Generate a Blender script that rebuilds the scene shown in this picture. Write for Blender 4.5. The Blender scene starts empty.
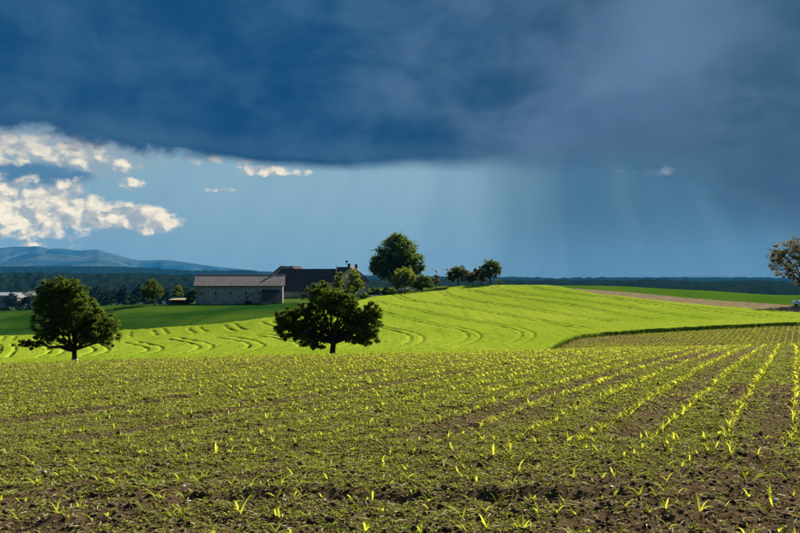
import bpy, math, random
import numpy as np
from mathutils import Vector, Matrix

R = math.radians
rng = np.random.default_rng(7)
random.seed(7)
scene = bpy.context.scene
COL = scene.collection

# ------------------------------------------------------------------ camera
EYE = 1.7            # eye height above the field
F = 778.0            # focal length in photo pixels (800 px wide)
HOR = 279.0          # horizon line in photo pixels
cam_d = bpy.data.cameras.new('camera')
cam_d.sensor_width = 36.0
cam_d.lens = 36.0 * F / 800.0
cam_d.shift_y = (HOR - 266.5) / 800.0
cam_d.clip_start = 0.1
cam_d.clip_end = 60000.0
cam = bpy.data.objects.new('camera', cam_d)
cam.location = (0, 0, EYE)
cam.rotation_euler = (R(90), 0, 0)
COL.objects.link(cam)
scene.camera = cam

# ------------------------------------------------------------------ light and exposure
SUN_EL, SUN_AZ = 29.0, 33.0          # azimuth clockwise from +Y (straight ahead)
EXPOSURE = 2.0
SUN_STRENGTH = 4.2
vs = scene.view_settings
vs.view_transform = 'Standard'
vs.look = 'None'
vs.exposure = EXPOSURE
vs.gamma = 1.0
vs.use_curve_mapping = False
scene.render.engine = 'CYCLES'
scene.cycles.use_denoising = True
scene.cycles.max_bounces = 6
scene.cycles.diffuse_bounces = 3
scene.cycles.transmission_bounces = 3
scene.cycles.volume_bounces = 0
scene.cycles.transparent_max_bounces = 6
scene.cycles.caustics_reflective = False
scene.cycles.caustics_refractive = False

sdir = Vector((math.sin(R(SUN_AZ)) * math.cos(R(SUN_EL)),
               math.cos(R(SUN_AZ)) * math.cos(R(SUN_EL)), math.sin(R(SUN_EL))))
sun_d = bpy.data.lights.new('sun', 'SUN')
sun_d.energy = SUN_STRENGTH
sun_d.angle = R(0.5)
sun_d.color = (1.0, 0.92, 0.78)
sun = bpy.data.objects.new('sun', sun_d)
sun.rotation_euler = sdir.to_track_quat('Z', 'Y').to_euler()
sun.location = (60, 60, 90)
COL.objects.link(sun)


# the air: an even blue haze; the sky behind it is set so that it looks right seen through it
HAZE_D = 3.0e-5
HAZE_C = (.02, .27, .66)
HAZE_TOP, HAZE_FAR = 700.0, 16500.0


class NT:
    """Small helper to wire shader nodes."""
    def __init__(self, tree):
        self.t = tree
        tree.nodes.clear()

    def new(self, kind, **props):
        n = self.t.nodes.new(kind)
        for k, v in props.items():
            setattr(n, k, v)
        return n

    def put(self, sock, v):
        if hasattr(v, 'is_output'):
            self.t.links.new(v, sock)
        elif isinstance(v, (tuple, list)):
            v = tuple(v)
            if len(sock.default_value) == 4 and len(v) == 3:
                v = v + (1.0,)
            sock.default_value = v
        else:
            sock.default_value = v

    def m(self, op, a, b=None, c=None, clamp=False):
        n = self.new('ShaderNodeMath', operation=op, use_clamp=clamp)
        self.put(n.inputs[0], a)
        if b is not None:
            self.put(n.inputs[1], b)
        if c is not None:
            self.put(n.inputs[2], c)
        return n.outputs[0]

    def step(self, v, lo, hi, a=0.0, b=1.0):
        n = self.new('ShaderNodeMapRange', interpolation_type='SMOOTHSTEP')
        self.put(n.inputs[0], v)
        self.put(n.inputs[1], lo)
        self.put(n.inputs[2], hi)
        self.put(n.inputs[3], a)
        self.put(n.inputs[4], b)
        return n.outputs[0]

    def mix(self, f, a, b, blend='MIX'):
        n = self.new('ShaderNodeMix', data_type='RGBA', blend_type=blend)
        self.put(n.inputs[0], f)
        self.put(n.inputs[6], a)
        self.put(n.inputs[7], b)
        return n.outputs[2]

    def noise(self, vec, scale, detail=4.0, rough=0.55, dist=0.0):
        n = self.new('ShaderNodeTexNoise')
        if vec is not None:
            self.put(n.inputs['Vector'], vec)
        self.put(n.inputs['Scale'], scale)
        self.put(n.inputs['Detail'], detail)
        self.put(n.inputs['Roughness'], rough)
        self.put(n.inputs['Distortion'], dist)
        return n.outputs['Fac']

    def vec(self, x, y, z):
        n = self.new('ShaderNodeCombineXYZ')
        self.put(n.inputs[0], x)
        self.put(n.inputs[1], y)
        self.put(n.inputs[2], z)
        return n.outputs[0]

    def mapping(self, vec, scale=(1, 1, 1), rot=(0, 0, 0), loc=(0, 0, 0)):
        n = self.new('ShaderNodeMapping')
        self.put(n.inputs[0], vec)
        n.inputs[1].default_value = loc
        n.inputs[2].default_value = rot
        n.inputs[3].default_value = scale
        return n.outputs[0]

    def ramp(self, v, lo, hi, pts):
        """piecewise smooth scalar curve: v in lo..hi, pts = (pos in v units, value)."""
        vals = [p[1] for p in pts]
        v0, v1 = min(vals), max(vals)
        t = self.new('ShaderNodeMapRange')
        self.put(t.inputs[0], v)
        t.inputs[1].default_value = lo
        t.inputs[2].default_value = hi
        n = self.new('ShaderNodeValToRGB')
        n.color_ramp.interpolation = 'EASE'
        el = n.color_ramp.elements
        while len(el) < len(pts):
            el.new(0.5)
        for e, p in zip(el, pts):
            e.position = (p[0] - lo) / (hi - lo)
        for e, p in zip(el, pts):
            g = (p[1] - v0) / max(1e-9, v1 - v0)
            e.color = (g, g, g, 1)
        self.put(n.inputs[0], t.outputs[0])
        o = self.new('ShaderNodeMapRange')
        self.put(o.inputs[0], n.outputs[0])
        o.inputs[3].default_value = v0
        o.inputs[4].default_value = v1
        return o.outputs[0]


# ------------------------------------------------------------------ sky (world)
def az_of(px):
    return math.degrees(math.atan((px - 400) / F))


def el_of(px, py):
    return math.degrees(math.atan((HOR - py) / math.hypot(F, px - 400)))


def build_world():
    w = bpy.data.worlds.new('World')
    scene.world = w
    w.use_nodes = True
    N = NT(w.node_tree)
    S = 0.1                                   # background strength
    K = 1.0 / (S * 2 ** EXPOSURE)             # picture brightness -> sky radiance

    def c(r, g, b):
        return (r * K, g * K, b * K, 1)
    tc = N.new('ShaderNodeTexCoord').outputs['Generated']
    sep = N.new('ShaderNodeSeparateXYZ')
    N.put(sep.inputs[0], tc)
    x, y, z = sep.outputs
    az = N.m('DEGREES', N.m('ARCTAN2', x, y))
    el = N.m('DEGREES', N.m('ARCSINE', z))
    sky = N.new('ShaderNodeTexSky', sky_type='NISHITA')
    sky.sun_disc = False
    sky.sun_elevation = R(SUN_EL)
    sky.sun_rotation = R(SUN_AZ)
    # the pale rain-washed air under the cloud deck
    band_l = N.mix(N.step(el, 0.0, 8.0), c(.172, .352, .490), c(.240, .418, .530))
    band_r = N.mix(N.step(el, 0.0, 5.5), c(.100, .252, .392), c(.066, .174, .282))
    nv = N.noise(N.mapping(tc, scale=(1, 1, 0.45)), 9.0, 4.0, 0.5)
    side = N.step(N.m('ADD', az, N.m('MULTIPLY', N.m('SUBTRACT', nv, .5), 9.0)), -1.0, 14.0)
    band = N.mix(side, band_l, band_r)
    left = N.step(az, -13.0, -27.0)
    band = N.mix(N.m('MULTIPLY', left, .45), band, c(.14, .31, .46))
    # light shafts and rain curtains fanning out from the sun
    th = N.m('ARCTAN2', N.m('SUBTRACT', az, 9.0), N.m('SUBTRACT', 34.0, el))
    ray = N.noise(N.vec(N.m('MULTIPLY', th, 5.0), 0.3, N.m('MULTIPLY', el, 0.015)), 2.6, 3.0, 0.55)
    rayl = N.step(ray, .38, .70)
    band = N.mix(N.m('MULTIPLY', rayl, .07), band, c(.36, .56, .66))
    band = N.mix(N.m('MULTIPLY', N.step(ray, .52, .3), .10), band, c(.11, .265, .42))
    # cumulus towers lit by the sun in the open band
    warp = N.new('ShaderNodeTexNoise')
    N.put(warp.inputs['Vector'], N.mapping(tc, scale=(1, 1, 1.5)))
    N.put(warp.inputs['Scale'], 22.0)
    N.put(warp.inputs['Detail'], 3.0)
    p2 = N.mapping(tc, scale=(1, 1, 1.45))
    wv = N.new('ShaderNodeVectorMath', operation='MULTIPLY_ADD')
    N.put(wv.inputs[0], warp.outputs['Color'])
    wv.inputs[1].default_value = (.018, .018, .018)
    N.put(wv.inputs[2], p2)
    pw = wv.outputs[0]
    def puffy(v):
        return N.noise(v, 34.0, 7.0, 0.54, 0.15)
    f1 = puffy(pw)
    off = N.new('ShaderNodeVectorMath', operation='ADD')
    N.put(off.inputs[0], pw)
    off.inputs[1].default_value = (.0065, 0.0, .0100)
    f2 = puffy(off.outputs[0])
    blobs = [  # centre px, py, half width, half height, gain
        (-45, 204, 128, 28, 1.25), (30, 210, 64, 17, 1.2), (84, 219, 56, 11, 1.15), (136, 219, 38, 13, 1.2),
        (20, 148, 95, 19, .80), (78, 154, 48, 16, .70), (40, 140, 70, 8, .55), (128, 165, 17, 9, .82), (132, 184, 20, 8, .68),
        (271, 171, 44, 6.5, .85), (210, 160, 80, 8, .42), (218, 190, 24, 4, .55), (30, 246, 60, 6, .42),
        (648, 171, 60, 8, .34)]
    W = None
    for (bx, by, rx, ry, g) in blobs:
        a0, e0 = az_of(bx), el_of(bx, by)
        ra, re = math.degrees(rx / F), math.degrees(ry / F)
        da = N.m('DIVIDE', N.m('SUBTRACT', az, a0), ra)
        de = N.m('DIVIDE', N.m('SUBTRACT', el, e0), re)
        r2 = N.m('MULTIPLY_ADD', da, da, N.m('MULTIPLY', de, de))
        v = N.m('SUBTRACT', g, N.m('MULTIPLY', r2, .8))
        W = v if W is None else N.m('MAXIMUM', W, v)
    # the same kind of cumulus goes on round the rest of the horizon
    far = N.step(N.m('ABSOLUTE', az), 33.0, 42.0)
    big = N.noise(tc, 3.4, 2.0, 0.5)
    ring = N.m('MULTIPLY', N.step(el, 1.0, 5.0), N.step(el, 11.0, 6.0))
    Wf = N.m('MULTIPLY_ADD', N.m('MULTIPLY', N.m('MULTIPLY', far, ring), N.step(big, .42, .62)), 1.9, -.95)
    W = N.m('MAXIMUM', W, Wf)
    dens = N.m('ADD', W, N.m('MULTIPLY', N.m('SUBTRACT', f1, .5), 2.3))
    cum = N.m('MULTIPLY', N.step(dens, .12, .72), N.step(W, -.35, .1))
    relief = N.m('SUBTRACT', f1, f2)
    lit = N.step(N.m('ADD', relief, N.m('MULTIPLY', N.m('SUBTRACT', dens, .85), .05)), -.10, .10)
    ccol = N.mix(lit, c(.30, .40, .47), c(.93, .86, .69))
    f3 = N.noise(pw, 95.0, 6.0, 0.6)
    ccol = N.mix(N.step(f3, .62, .34, 0.0, .55), ccol, c(.56, .55, .50))
    hi = N.step(el, 7.6, 9.4)
    ccol = N.mix(N.m('MULTIPLY', hi, .50), ccol, c(.36, .40, .46))
    ccol = N.mix(N.m('MULTIPLY', N.step(az, 5.0, 15.0), .75), ccol, c(.17, .29, .42))
    # grey-blue undersides below the upper left towers
    da = N.m('DIVIDE', N.m('SUBTRACT', az, az_of(22)), 4.6)
    de = N.m('DIVIDE', N.m('SUBTRACT', el, el_of(22, 174)), 1.2)
    und = N.m('SUBTRACT', 1.0, N.m('MULTIPLY_ADD', da, da, N.m('MULTIPLY', de, de)))
    und = N.m('ADD', und, N.m('MULTIPLY', N.m('SUBTRACT', f1, .5), 1.6))
    band = N.mix(N.m('MULTIPLY', N.step(und, .0, .7), .85), band, c(.065, .195, .345))
    va = N.m('DIVIDE', N.m('SUBTRACT', az, az_of(45)), 9.0)
    ve = N.m('DIVIDE', N.m('SUBTRACT', el, el_of(45, 150)), 2.1)
    veil = N.m('SUBTRACT', 1.0, N.m('MULTIPLY_ADD', va, va, N.m('MULTIPLY', ve, ve)))
    veil = N.step(N.m('ADD', veil, N.m('MULTIPLY', N.m('SUBTRACT', f1, .5), 1.5)), -.2, .9)
    veil = N.m('MULTIPLY', veil, N.step(und, .6, .0))
    band = N.mix(N.m('MULTIPLY', veil, .7), band, c(.30, .375, .45))
    low = N.mix(cum, band, ccol)
    # the storm deck
    edge = N.ramp(az, -60, 60, [(-60, el_of(0, 125)), (az_of(0), el_of(0, 131)), (az_of(105), el_of(105, 142)),
                                (az_of(150), el_of(150, 155)), (az_of(290), el_of(290, 166)),
                                (az_of(480), el_of(480, 165)), (az_of(610), el_of(610, 167)),
                                (az_of(690), el_of(690, 180)), (az_of(745), el_of(745, 214)),
                                (az_of(815), el_of(815, 230)), (60, el_of(900, 190))])
    soft = N.ramp(az, -60, 60, [(-60, .45), (az_of(60), .55), (az_of(200), .5), (az_of(330), .5), (az_of(480), .95),
                                (az_of(620), 1.6), (az_of(700), 2.1), (60, 1.9)])
    wob = N.m('SUBTRACT', N.noise(N.mapping(tc, scale=(1, 1, 2.2)), 11.0, 6.0, 0.55), .5)
    wob2 = N.m('MULTIPLY', N.m('SUBTRACT', f1, .5), N.step(az, -12.0, -19.0, .25, 1.6))
    wob = N.m('MULTIPLY', wob, N.ramp(az, -60, 60, [(-60, 3.2), (az_of(90), 2.6), (az_of(270), 1.0), (az_of(500), 1.1),
                                                    (az_of(650), 1.8), (60, 3.0)]))
    q = N.m('ADD', N.m('SUBTRACT', el, edge), N.m('ADD', wob, wob2))
    deck = N.step(N.m('DIVIDE', q, soft), -.8, 1.0)
    d1 = N.noise(N.mapping(tc, scale=(1, 1, 1.9)), 6.5, 7.0, 0.55, 0.3)
    d2 = N.noise(N.mapping(tc, scale=(1, 1, 1.3), loc=(3, 1, 2)), 15.0, 7.0, 0.58, 0.4)
    dn = N.m('ADD', N.m('MULTIPLY', d1, .65), N.m('MULTIPLY', d2, .35))
    dl = N.mix(N.step(dn, .36, .66), c(.008, .074, .185), c(.034, .122, .250))
    dr = N.mix(N.step(dn, .36, .66), c(.034, .102, .190), c(.088, .172, .295))
    dside = N.step(N.m('ADD', az, N.m('MULTIPLY', N.m('SUBTRACT', d1, .5), 26.0)), -8.0, 17.0)
    dcol = N.mix(dside, dl, dr)
    # the broad shaft of light coming down the right half of the deck
    sh = N.m('SUBTRACT', N.m('MULTIPLY_ADD', N.m('SUBTRACT', el, 19.0), -.55, az), 14.5)
    sh = N.m('ADD', az, N.m('MULTIPLY', N.m('SUBTRACT', 19.0, el), .55))
    shw = N.m('MULTIPLY', N.step(sh, 12.0, 18.5), N.step(sh, 30.0, 20.0))
    shw = N.m('MULTIPLY', shw, N.step(el, 6.0, 17.0, .25, 1.0))
    dcol = N.mix(N.m('MULTIPLY', shw, .72), dcol, c(.128, .225, .375))
    dcol = N.mix(N.m('MULTIPLY', rayl, N.step(az, 2.0, 14.0, .0, .09)), dcol, c(.150, .250, .390))
    dcol = N.mix(N.m('MULTIPLY', N.m('MULTIPLY', N.step(el, 13.0, 6.0), N.step(az, 8.0, 18.0)), .75), dcol, c(.044, .118, .206))
    # a thin paler hem along the lower edge
    hem = N.m('MULTIPLY', N.step(q, .1, .9), N.step(q, 2.4, .9))
    dcol = N.mix(N.m('MULTIPLY', hem, .18), dcol, c(.10, .20, .31))
    out = N.mix(deck, low, dcol)
    # higher up the deck breaks open; clear sky shows between the clouds
    gap = N.m('MULTIPLY', N.step(el, 26.0, 55.0), N.step(d1, .42, .66))
    out = N.mix(gap, out, sky.outputs[0])
    # seen through the haze: take off what the air itself adds
    path = N.m('MINIMUM', HAZE_FAR, N.m('DIVIDE', HAZE_TOP, N.m('MAXIMUM', z, .001)))
    t = N.m('EXPONENT', N.m('MULTIPLY', path, -HAZE_D))
    add = tuple(SUN_STRENGTH / (4 * math.pi) / S * a * b for a, b in zip(HAZE_C, (1, .92, .78)))
    air = N.new('ShaderNodeVectorMath', operation='SCALE')
    air.inputs[0].default_value = add
    N.put(air.inputs['Scale'], N.m('SUBTRACT', 1.0, t))
    sb = N.new('ShaderNodeVectorMath', operation='SUBTRACT')
    N.put(sb.inputs[0], out)
    N.put(sb.inputs[1], air.outputs[0])
    dv = N.new('ShaderNodeVectorMath', operation='SCALE')
    N.put(dv.inputs[0], sb.outputs[0])
    N.put(dv.inputs['Scale'], N.m('DIVIDE', 1.0, t))
    mxv = N.new('ShaderNodeVectorMath', operation='MAXIMUM')
    N.put(mxv.inputs[0], dv.outputs[0])
    mxv.inputs[1].default_value = (0.005, 0.005, 0.005)
    out = mxv.outputs[0]
    bg = N.new('ShaderNodeBackground')
    N.put(bg.inputs[0], out)
    bg.inputs[1].default_value = S
    o = N.new('ShaderNodeOutputWorld')
    N.t.links.new(bg.outputs[0], o.inputs[0])


build_world()

# ------------------------------------------------------------------ numpy noise
def _hash(ix, iy, seed):
    h = (ix.astype(np.int64) * 374761393 + iy.astype(np.int64) * 668265263 + seed * 974711) & 0x7fffffff
    h = ((h ^ (h >> 13)) * 1274126177) & 0x7fffffff
    return ((h ^ (h >> 16)) & 0xffff) / 65535.0


def vnoise(x, y, seed=0):
    ix, iy = np.floor(x), np.floor(y)
    fx, fy = x - ix, y - iy
    fx = fx * fx * (3 - 2 * fx)
    fy = fy * fy * (3 - 2 * fy)
    a, b = _hash(ix, iy, seed), _hash(ix + 1, iy, seed)
    c_, d = _hash(ix, iy + 1, seed), _hash(ix + 1, iy + 1, seed)
    return (a * (1 - fx) + b * fx) * (1 - fy) + (c_ * (1 - fx) + d * fx) * fy


def fbm(x, y, oct=4, seed=0, rough=.5):
    s, a, t = 0, 1.0, 0
    for i in range(oct):
        s = s + a * vnoise(x * 2 ** i + 17 * i, y * 2 ** i - 9 * i, seed + i)
        t += a
        a *= rough
    return s / t            # 0..1


def pchip(xs, ys, q):
    xs, ys, q = np.asarray(xs, float), np.asarray(ys, float), np.asarray(q, float)
    h = np.diff(xs)
    dl = np.diff(ys) / h
    m = np.zeros(len(xs))
    for i in range(1, len(xs) - 1):
        m[i] = (dl[i - 1] * h[i] + dl[i] * h[i - 1]) / (h[i] + h[i - 1])
        if dl[i - 1] * dl[i] <= 0:
            m[i] *= 0.3
    m[0], m[-1] = dl[0], dl[-1]
    k = np.clip(np.searchsorted(xs, q) - 1, 0, len(xs) - 2)
    t = np.clip((q - xs[k]) / h[k], 0, 1)
    return ((2 * t ** 3 - 3 * t ** 2 + 1) * ys[k] + (t ** 3 - 2 * t ** 2 + t) * h[k] * m[k]
            + (-2 * t ** 3 + 3 * t ** 2) * ys[k + 1] + (t ** 3 - t ** 2) * h[k] * m[k + 1])


# ------------------------------------------------------------------ the lie of the land
FAR = [(900, 301), (1500, 290.5), (3000, 285.2), (6000, 282.0), (20000, 280.0)]
COLS = {
    0:   (364, [(60, 371), (74, 372.5), (88, 366), (110, 354), (150, 338), (190, 320), (215, 311), (232, 311.3), (260, 315), (400, 318), (600, 311)] + FAR),
    130: (360, [(62, 367), (75, 368.5), (88, 362), (110, 350), (140, 333), (180, 315), (212, 305), (226, 305.2), (260, 309), (400, 316), (600, 309)] + FAR),
    200: (358, [(62, 365), (75, 366.5), (89, 360), (112, 345), (138, 328), (175, 313), (210, 304.7), (226, 303.3), (262, 303), (400, 312), (600, 307)] + FAR),
    270: (356, [(64, 363), (76, 364.5), (90, 357.5), (115, 340), (137, 322.5), (172, 311), (210, 304.6), (225, 301.5), (242, 297.5), (300, 294.5), (400, 299), (600, 301), (900, 298)] + FAR[1:]),
    400: (354, [(64, 361), (76, 362.5), (90, 355.5), (130, 330), (170, 313), (210, 302), (237, 294.5), (265, 289.5), (300, 287.2), (350, 288), (600, 293), (900, 292), (1500, 287.5)] + FAR[2:]),
    500: (352, [(66, 359), (78, 360), (92, 353.5), (130, 330), (170, 312), (210, 299), (245, 288), (258, 285.8), (285, 285.3), (320, 286.2), (600, 292), (900, 292), (1500, 287.5)] + FAR[2:]),
    600: (349, [(68, 351), (80, 351.2), (95, 348.5), (110, 340), (118, 335.5), (150, 317.5), (190, 300), (203, 296), (222, 290.2), (243, 286), (270, 286.6), (600, 293), (900, 293), (1500, 288)] + FAR[2:]),
    700: (347, [(70, 349), (82, 349), (95, 346.5), (122, 329.5), (150, 316.5), (178, 306.3), (198, 298.7), (225, 290.6), (250, 291.3), (600, 296), (900, 296), (1500, 292.5)] + FAR[2:]),
    800: (345, [(70, 347), (82, 347), (95, 343.5), (124, 325.5), (152, 315), (172, 306), (204, 295.5), (232, 296.5), (600, 300), (900, 299.5), (1500, 295)] + FAR[2:]),
}
COLS[-190] = COLS[0]
COLS[-100] = COLS[0]
COLS[900] = COLS[800]
COLS[1000] = COLS[800]
A0 = 0.02
DG = np.concatenate([np.linspace(0, 320, 1281), np.geomspace(321, 20000, 300)])
_xs = sorted(COLS)
_tab = []
for cx in _xs:
    yc, prof = COLS[cx]
    cc = (yc - HOR) / F
    dc = 2 * EYE / (cc - A0)
    b = EYE / dc ** 2
    fd = [0, 6, 12, 18, 24, 30, 36, dc, dc * 1.12]
    fz = [-A0 * d - b * d * d for d in fd]
    bd = [p[0] for p in prof]
    bz = [EYE - p[0] * (p[1] - HOR) / F for p in prof]
    if bd[0] < fd[-1] + 2:
        bd, bz = bd[1:], bz[1:]
    _tab.append(pchip(fd + bd, fz + bz, DG))
_tab = np.array(_tab)
UG = np.linspace((-190 - 400) / F, (1000 - 400) / F, 320)
TAB = np.array([pchip([(c_ - 400) / F for c_ in _xs], _tab[:, j], UG) for j in range(len(DG))]).T
# light smoothing across columns
for _ in range(3):
    TAB[1:-1] = TAB[1:-1] * .5 + (TAB[:-2] + TAB[2:]) * .25


def Tud(u, d):
    u, d = np.broadcast_arrays(np.asarray(u, float), np.asarray(d, float))
    d = np.clip(d, 0, 19999)
    iu = np.clip((u - UG[0]) / (UG[1] - UG[0]), 0, len(UG) - 1.001)
    k = np.clip(np.searchsorted(DG, d, side='right') - 1, 0, len(DG) - 2)
    td = (d - DG[k]) / (DG[k + 1] - DG[k])
    i = iu.astype(int)
    tu = iu - i
    z0 = TAB[i, k] * (1 - td) + TAB[i, k + 1] * td
    z1 = TAB[i + 1, k] * (1 - td) + TAB[i + 1, k + 1] * td
    return z0 * (1 - tu) + z1 * tu


def T(X, Y):
    Y = np.asarray(Y, float)
    return Tud(np.asarray(X, float) / np.maximum(Y, .5), np.maximum(Y, 0))


_dq = np.arange(76, 300, .1)


def ground_at(px, py, dmin=76.0):
    """plan position (u, d) of the ground seen at a photo pixel, beyond dmin."""
    u, s = (px - 400) / F, (py - HOR) / F
    q = _dq[_dq >= dmin]
    ok = Tud(u, q) >= EYE - q * s
    k = int(np.argmax(ok)) if ok.any() else int(np.argmin(np.abs(EYE - q * s - Tud(u, q))))
    return u, float(q[k])


def at(px, d):
    """ground point at bearing px and depth d."""
    u = (px - 400) / F
    return Vector((u * d, d, float(Tud(u, d))))


# ------------------------------------------------------------------ mesh helpers
def mesh_np(name, V, Fc, smooth=False):
    V = np.asarray(V, np.float32)
    Fc = np.asarray(Fc, np.int32)
    me = bpy.data.meshes.new(name)
    n, k = Fc.shape
    me.vertices.add(len(V))
    me.vertices.foreach_set('co', V.ravel())
    me.loops.add(n * k)
    me.loops.foreach_set('vertex_index', Fc.ravel())
    me.polygons.add(n)
    me.polygons.foreach_set('loop_start', np.arange(0, n * k, k, dtype=np.int32))
    me.polygons.foreach_set('loop_total', np.full(n, k, np.int32))
    if smooth:
        me.polygons.foreach_set('use_smooth', np.ones(n, bool))
    me.update(calc_edges=True)
    return me


def attr(me, name, vals):
    a = me.attributes.new(name, 'FLOAT', 'POINT')
    a.data.foreach_set('value', np.asarray(vals, np.float32))


def obj(name, me, mat=None, parent=None):
    o = bpy.data.objects.new(name, me)
    COL.objects.link(o)
    if mat is not None and me is not None and len(me.materials) == 0:
        me.materials.append(mat)
    if parent is not None:
        o.parent = parent
    return o


def tag(o, label=None, cat=None, group=None, kind=None):
    if label:
        o['label'] = label
    if cat:
        o['category'] = cat
    if group:
        o['group'] = group
    if kind:
        o['kind'] = kind
    return o


def empty(name, loc, rz=0.0):
    o = bpy.data.objects.new(name, None)
    o.empty_display_size = .3
    o.location = loc
    o.rotation_euler = (0, 0, rz)
    COL.objects.link(o)
    return o


class MB:
    """collects faces of one part."""
    def __init__(self):
        self.v, self.f = [], []

    def poly(self, *pts):
        k = len(self.v)
        self.v += [tuple(p) for p in pts]
        self.f.append(tuple(range(k, k + len(pts))))
        return self

    def box(self, x0, x1, y0, y1, z0, z1):
        k = len(self.v)
        self.v += [(x, y, z) for z in (z0, z1) for x, y in ((x0, y0), (x1, y0), (x1, y1), (x0, y1))]
        self.f += [tuple(k + i for i in q) for q in
                   ((3, 2, 1, 0), (4, 5, 6, 7), (0, 1, 5, 4), (1, 2, 6, 5), (2, 3, 7, 6), (3, 0, 4, 7))]
        return self

    def slab(self, a, b, c_, d, t):
        """four-cornered sheet with thickness t."""
        a, b, c_, d = map(Vector, (a, b, c_, d))
        n = (b - a).cross(d - a).normalized() * t
        k = len(self.v)
        self.v += [tuple(p) for p in (a, b, c_, d, a - n, b - n, c_ - n, d - n)]
        self.f += [tuple(k + i for i in q) for q in
                   ((0, 1, 2, 3), (7, 6, 5, 4), (0, 4, 5, 1), (1, 5, 6, 2), (2, 6, 7, 3), (3, 7, 4, 0))]
        return self

    def tube(self, pts, rad, n=8, cap=True):
        V, Fc = tube_arrays(pts, rad, n)
        k = len(self.v)
        self.v += [tuple(p) for p in V]
        self.f += [tuple(int(k + i) for i in q) for q in Fc]
        if cap:
            m_ = len(V)
            self.f.append(tuple(k + i for i in range(n))[::-1])
            self.f.append(tuple(k + m_ - n + i for i in range(n)))
        return self

    def build(self, name, mat, parent=None, bevel=0.0):
        me = bpy.data.meshes.new(name)
        me.from_pydata(self.v, [], self.f)
        me.update()
        o = obj(name, me, mat, parent)
        if bevel:
            b = o.modifiers.new('edges', 'BEVEL')
            b.width = bevel
            b.segments = 2
            b.limit_method = 'ANGLE'
        return o


def tube_arrays(pts, rad, n=6):
    P = np.asarray(pts, float)
    rad = np.broadcast_to(np.asarray(rad, float), (len(P),))
    tg = np.gradient(P, axis=0)
    tg /= np.linalg.norm(tg, axis=1)[:, None] + 1e-9
    ref = np.where(np.abs(tg[:, 2:3]) > .9, np.array([[1., 0, 0]]), np.array([[0, 0, 1.]]))
    a = np.cross(ref, tg)
    a /= np.linalg.norm(a, axis=1)[:, None] + 1e-9
    b = np.cross(tg, a)
    an = np.linspace(0, 2 * np.pi, n, endpoint=False)
    V = P[:, None] + rad[:, None, None] * (np.cos(an)[None, :, None] * a[:, None] + np.sin(an)[None, :, None] * b[:, None])
    Fc = []
    for i in range(len(P) - 1):
        for j in range(n):
            Fc.append((i * n + j, i * n + (j + 1) % n, (i + 1) * n + (j + 1) % n, (i + 1) * n + j))
    return V.reshape(-1, 3), np.array(Fc, int)


# ------------------------------------------------------------------ materials
def material(name):
    m = bpy.data.materials.new(name)
    m.use_nodes = True
    return m, NT(m.node_tree)


def finish(N, shader):
    o = N.new('ShaderNodeOutputMaterial')
    N.t.links.new(shader, o.inputs[0])


def leaf_mat(name, c0, c1, trans=.4, tcol=None, rough=.6, gloss=.0):
    """two-sided leaf: diffuse plus light coming through; colour varies with the attribute 'v'."""
    m, N = material(name)
    at_ = N.new('ShaderNodeAttribute', attribute_name='v')
    col = N.mix(at_.outputs['Fac'], c0, c1)
    d = N.new('ShaderNodeBsdfDiffuse')
    N.put(d.inputs[0], col)
    t = N.new('ShaderNodeBsdfTranslucent')
    if tcol is None:
        N.put(t.inputs[0], N.mix(1.0, col, (1.35, 1.25, .5), 'MULTIPLY'))
    else:
        N.put(t.inputs[0], N.mix(at_.outputs['Fac'], tuple(.6 * k for k in tcol), tcol))
    mx = N.new('ShaderNodeMixShader')
    mx.inputs[0].default_value = trans
    N.t.links.new(d.outputs[0], mx.inputs[1])
    N.t.links.new(t.outputs[0], mx.inputs[2])
    g = N.new('ShaderNodeBsdfGlossy')
    N.put(g.inputs[0], (.8, .85, .9))
    g.inputs['Roughness'].default_value = .45
    m2 = N.new('ShaderNodeMixShader')
    m2.inputs[0].default_value = gloss
    N.t.links.new(mx.outputs[0], m2.inputs[1])
    N.t.links.new(g.outputs[0], m2.inputs[2])
    finish(N, m2.outputs[0] if gloss > 0 else mx.outputs[0])
    return m


def plain(name, c0, c1, scale=3.0, rough=.85, bump=.3, bscale=None, detail=6, stretch=(1, 1, 1), spec=.25, rot=0.0):
    m, N = material(name)
    tc = N.new('ShaderNodeTexCoord').outputs['Object']
    v = N.mapping(tc, scale=stretch, rot=(0, 0, rot))
    n = N.noise(v, scale, detail, .6)
    col = N.mix(N.step(n, .3, .7), c0, c1)
    if spec <= .15:
        p = N.new('ShaderNodeBsdfDiffuse')
        N.put(p.inputs[0], col)
    else:
        p = N.new('ShaderNodeBsdfPrincipled')
        N.put(p.inputs['Base Color'], col)
        p.inputs['Roughness'].default_value = rough
        p.inputs['Specular IOR Level'].default_value = spec
    if bump:
        b = N.new('ShaderNodeBump')
        b.inputs['Strength'].default_value = bump
        b.inputs['Distance'].default_value = .05
        N.put(b.inputs['Height'], N.noise(v, bscale or scale * 5, 5, .6))
        N.t.links.new(b.outputs[0], p.inputs['Normal'])
    finish(N, p.outputs[0])
    return m


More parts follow.
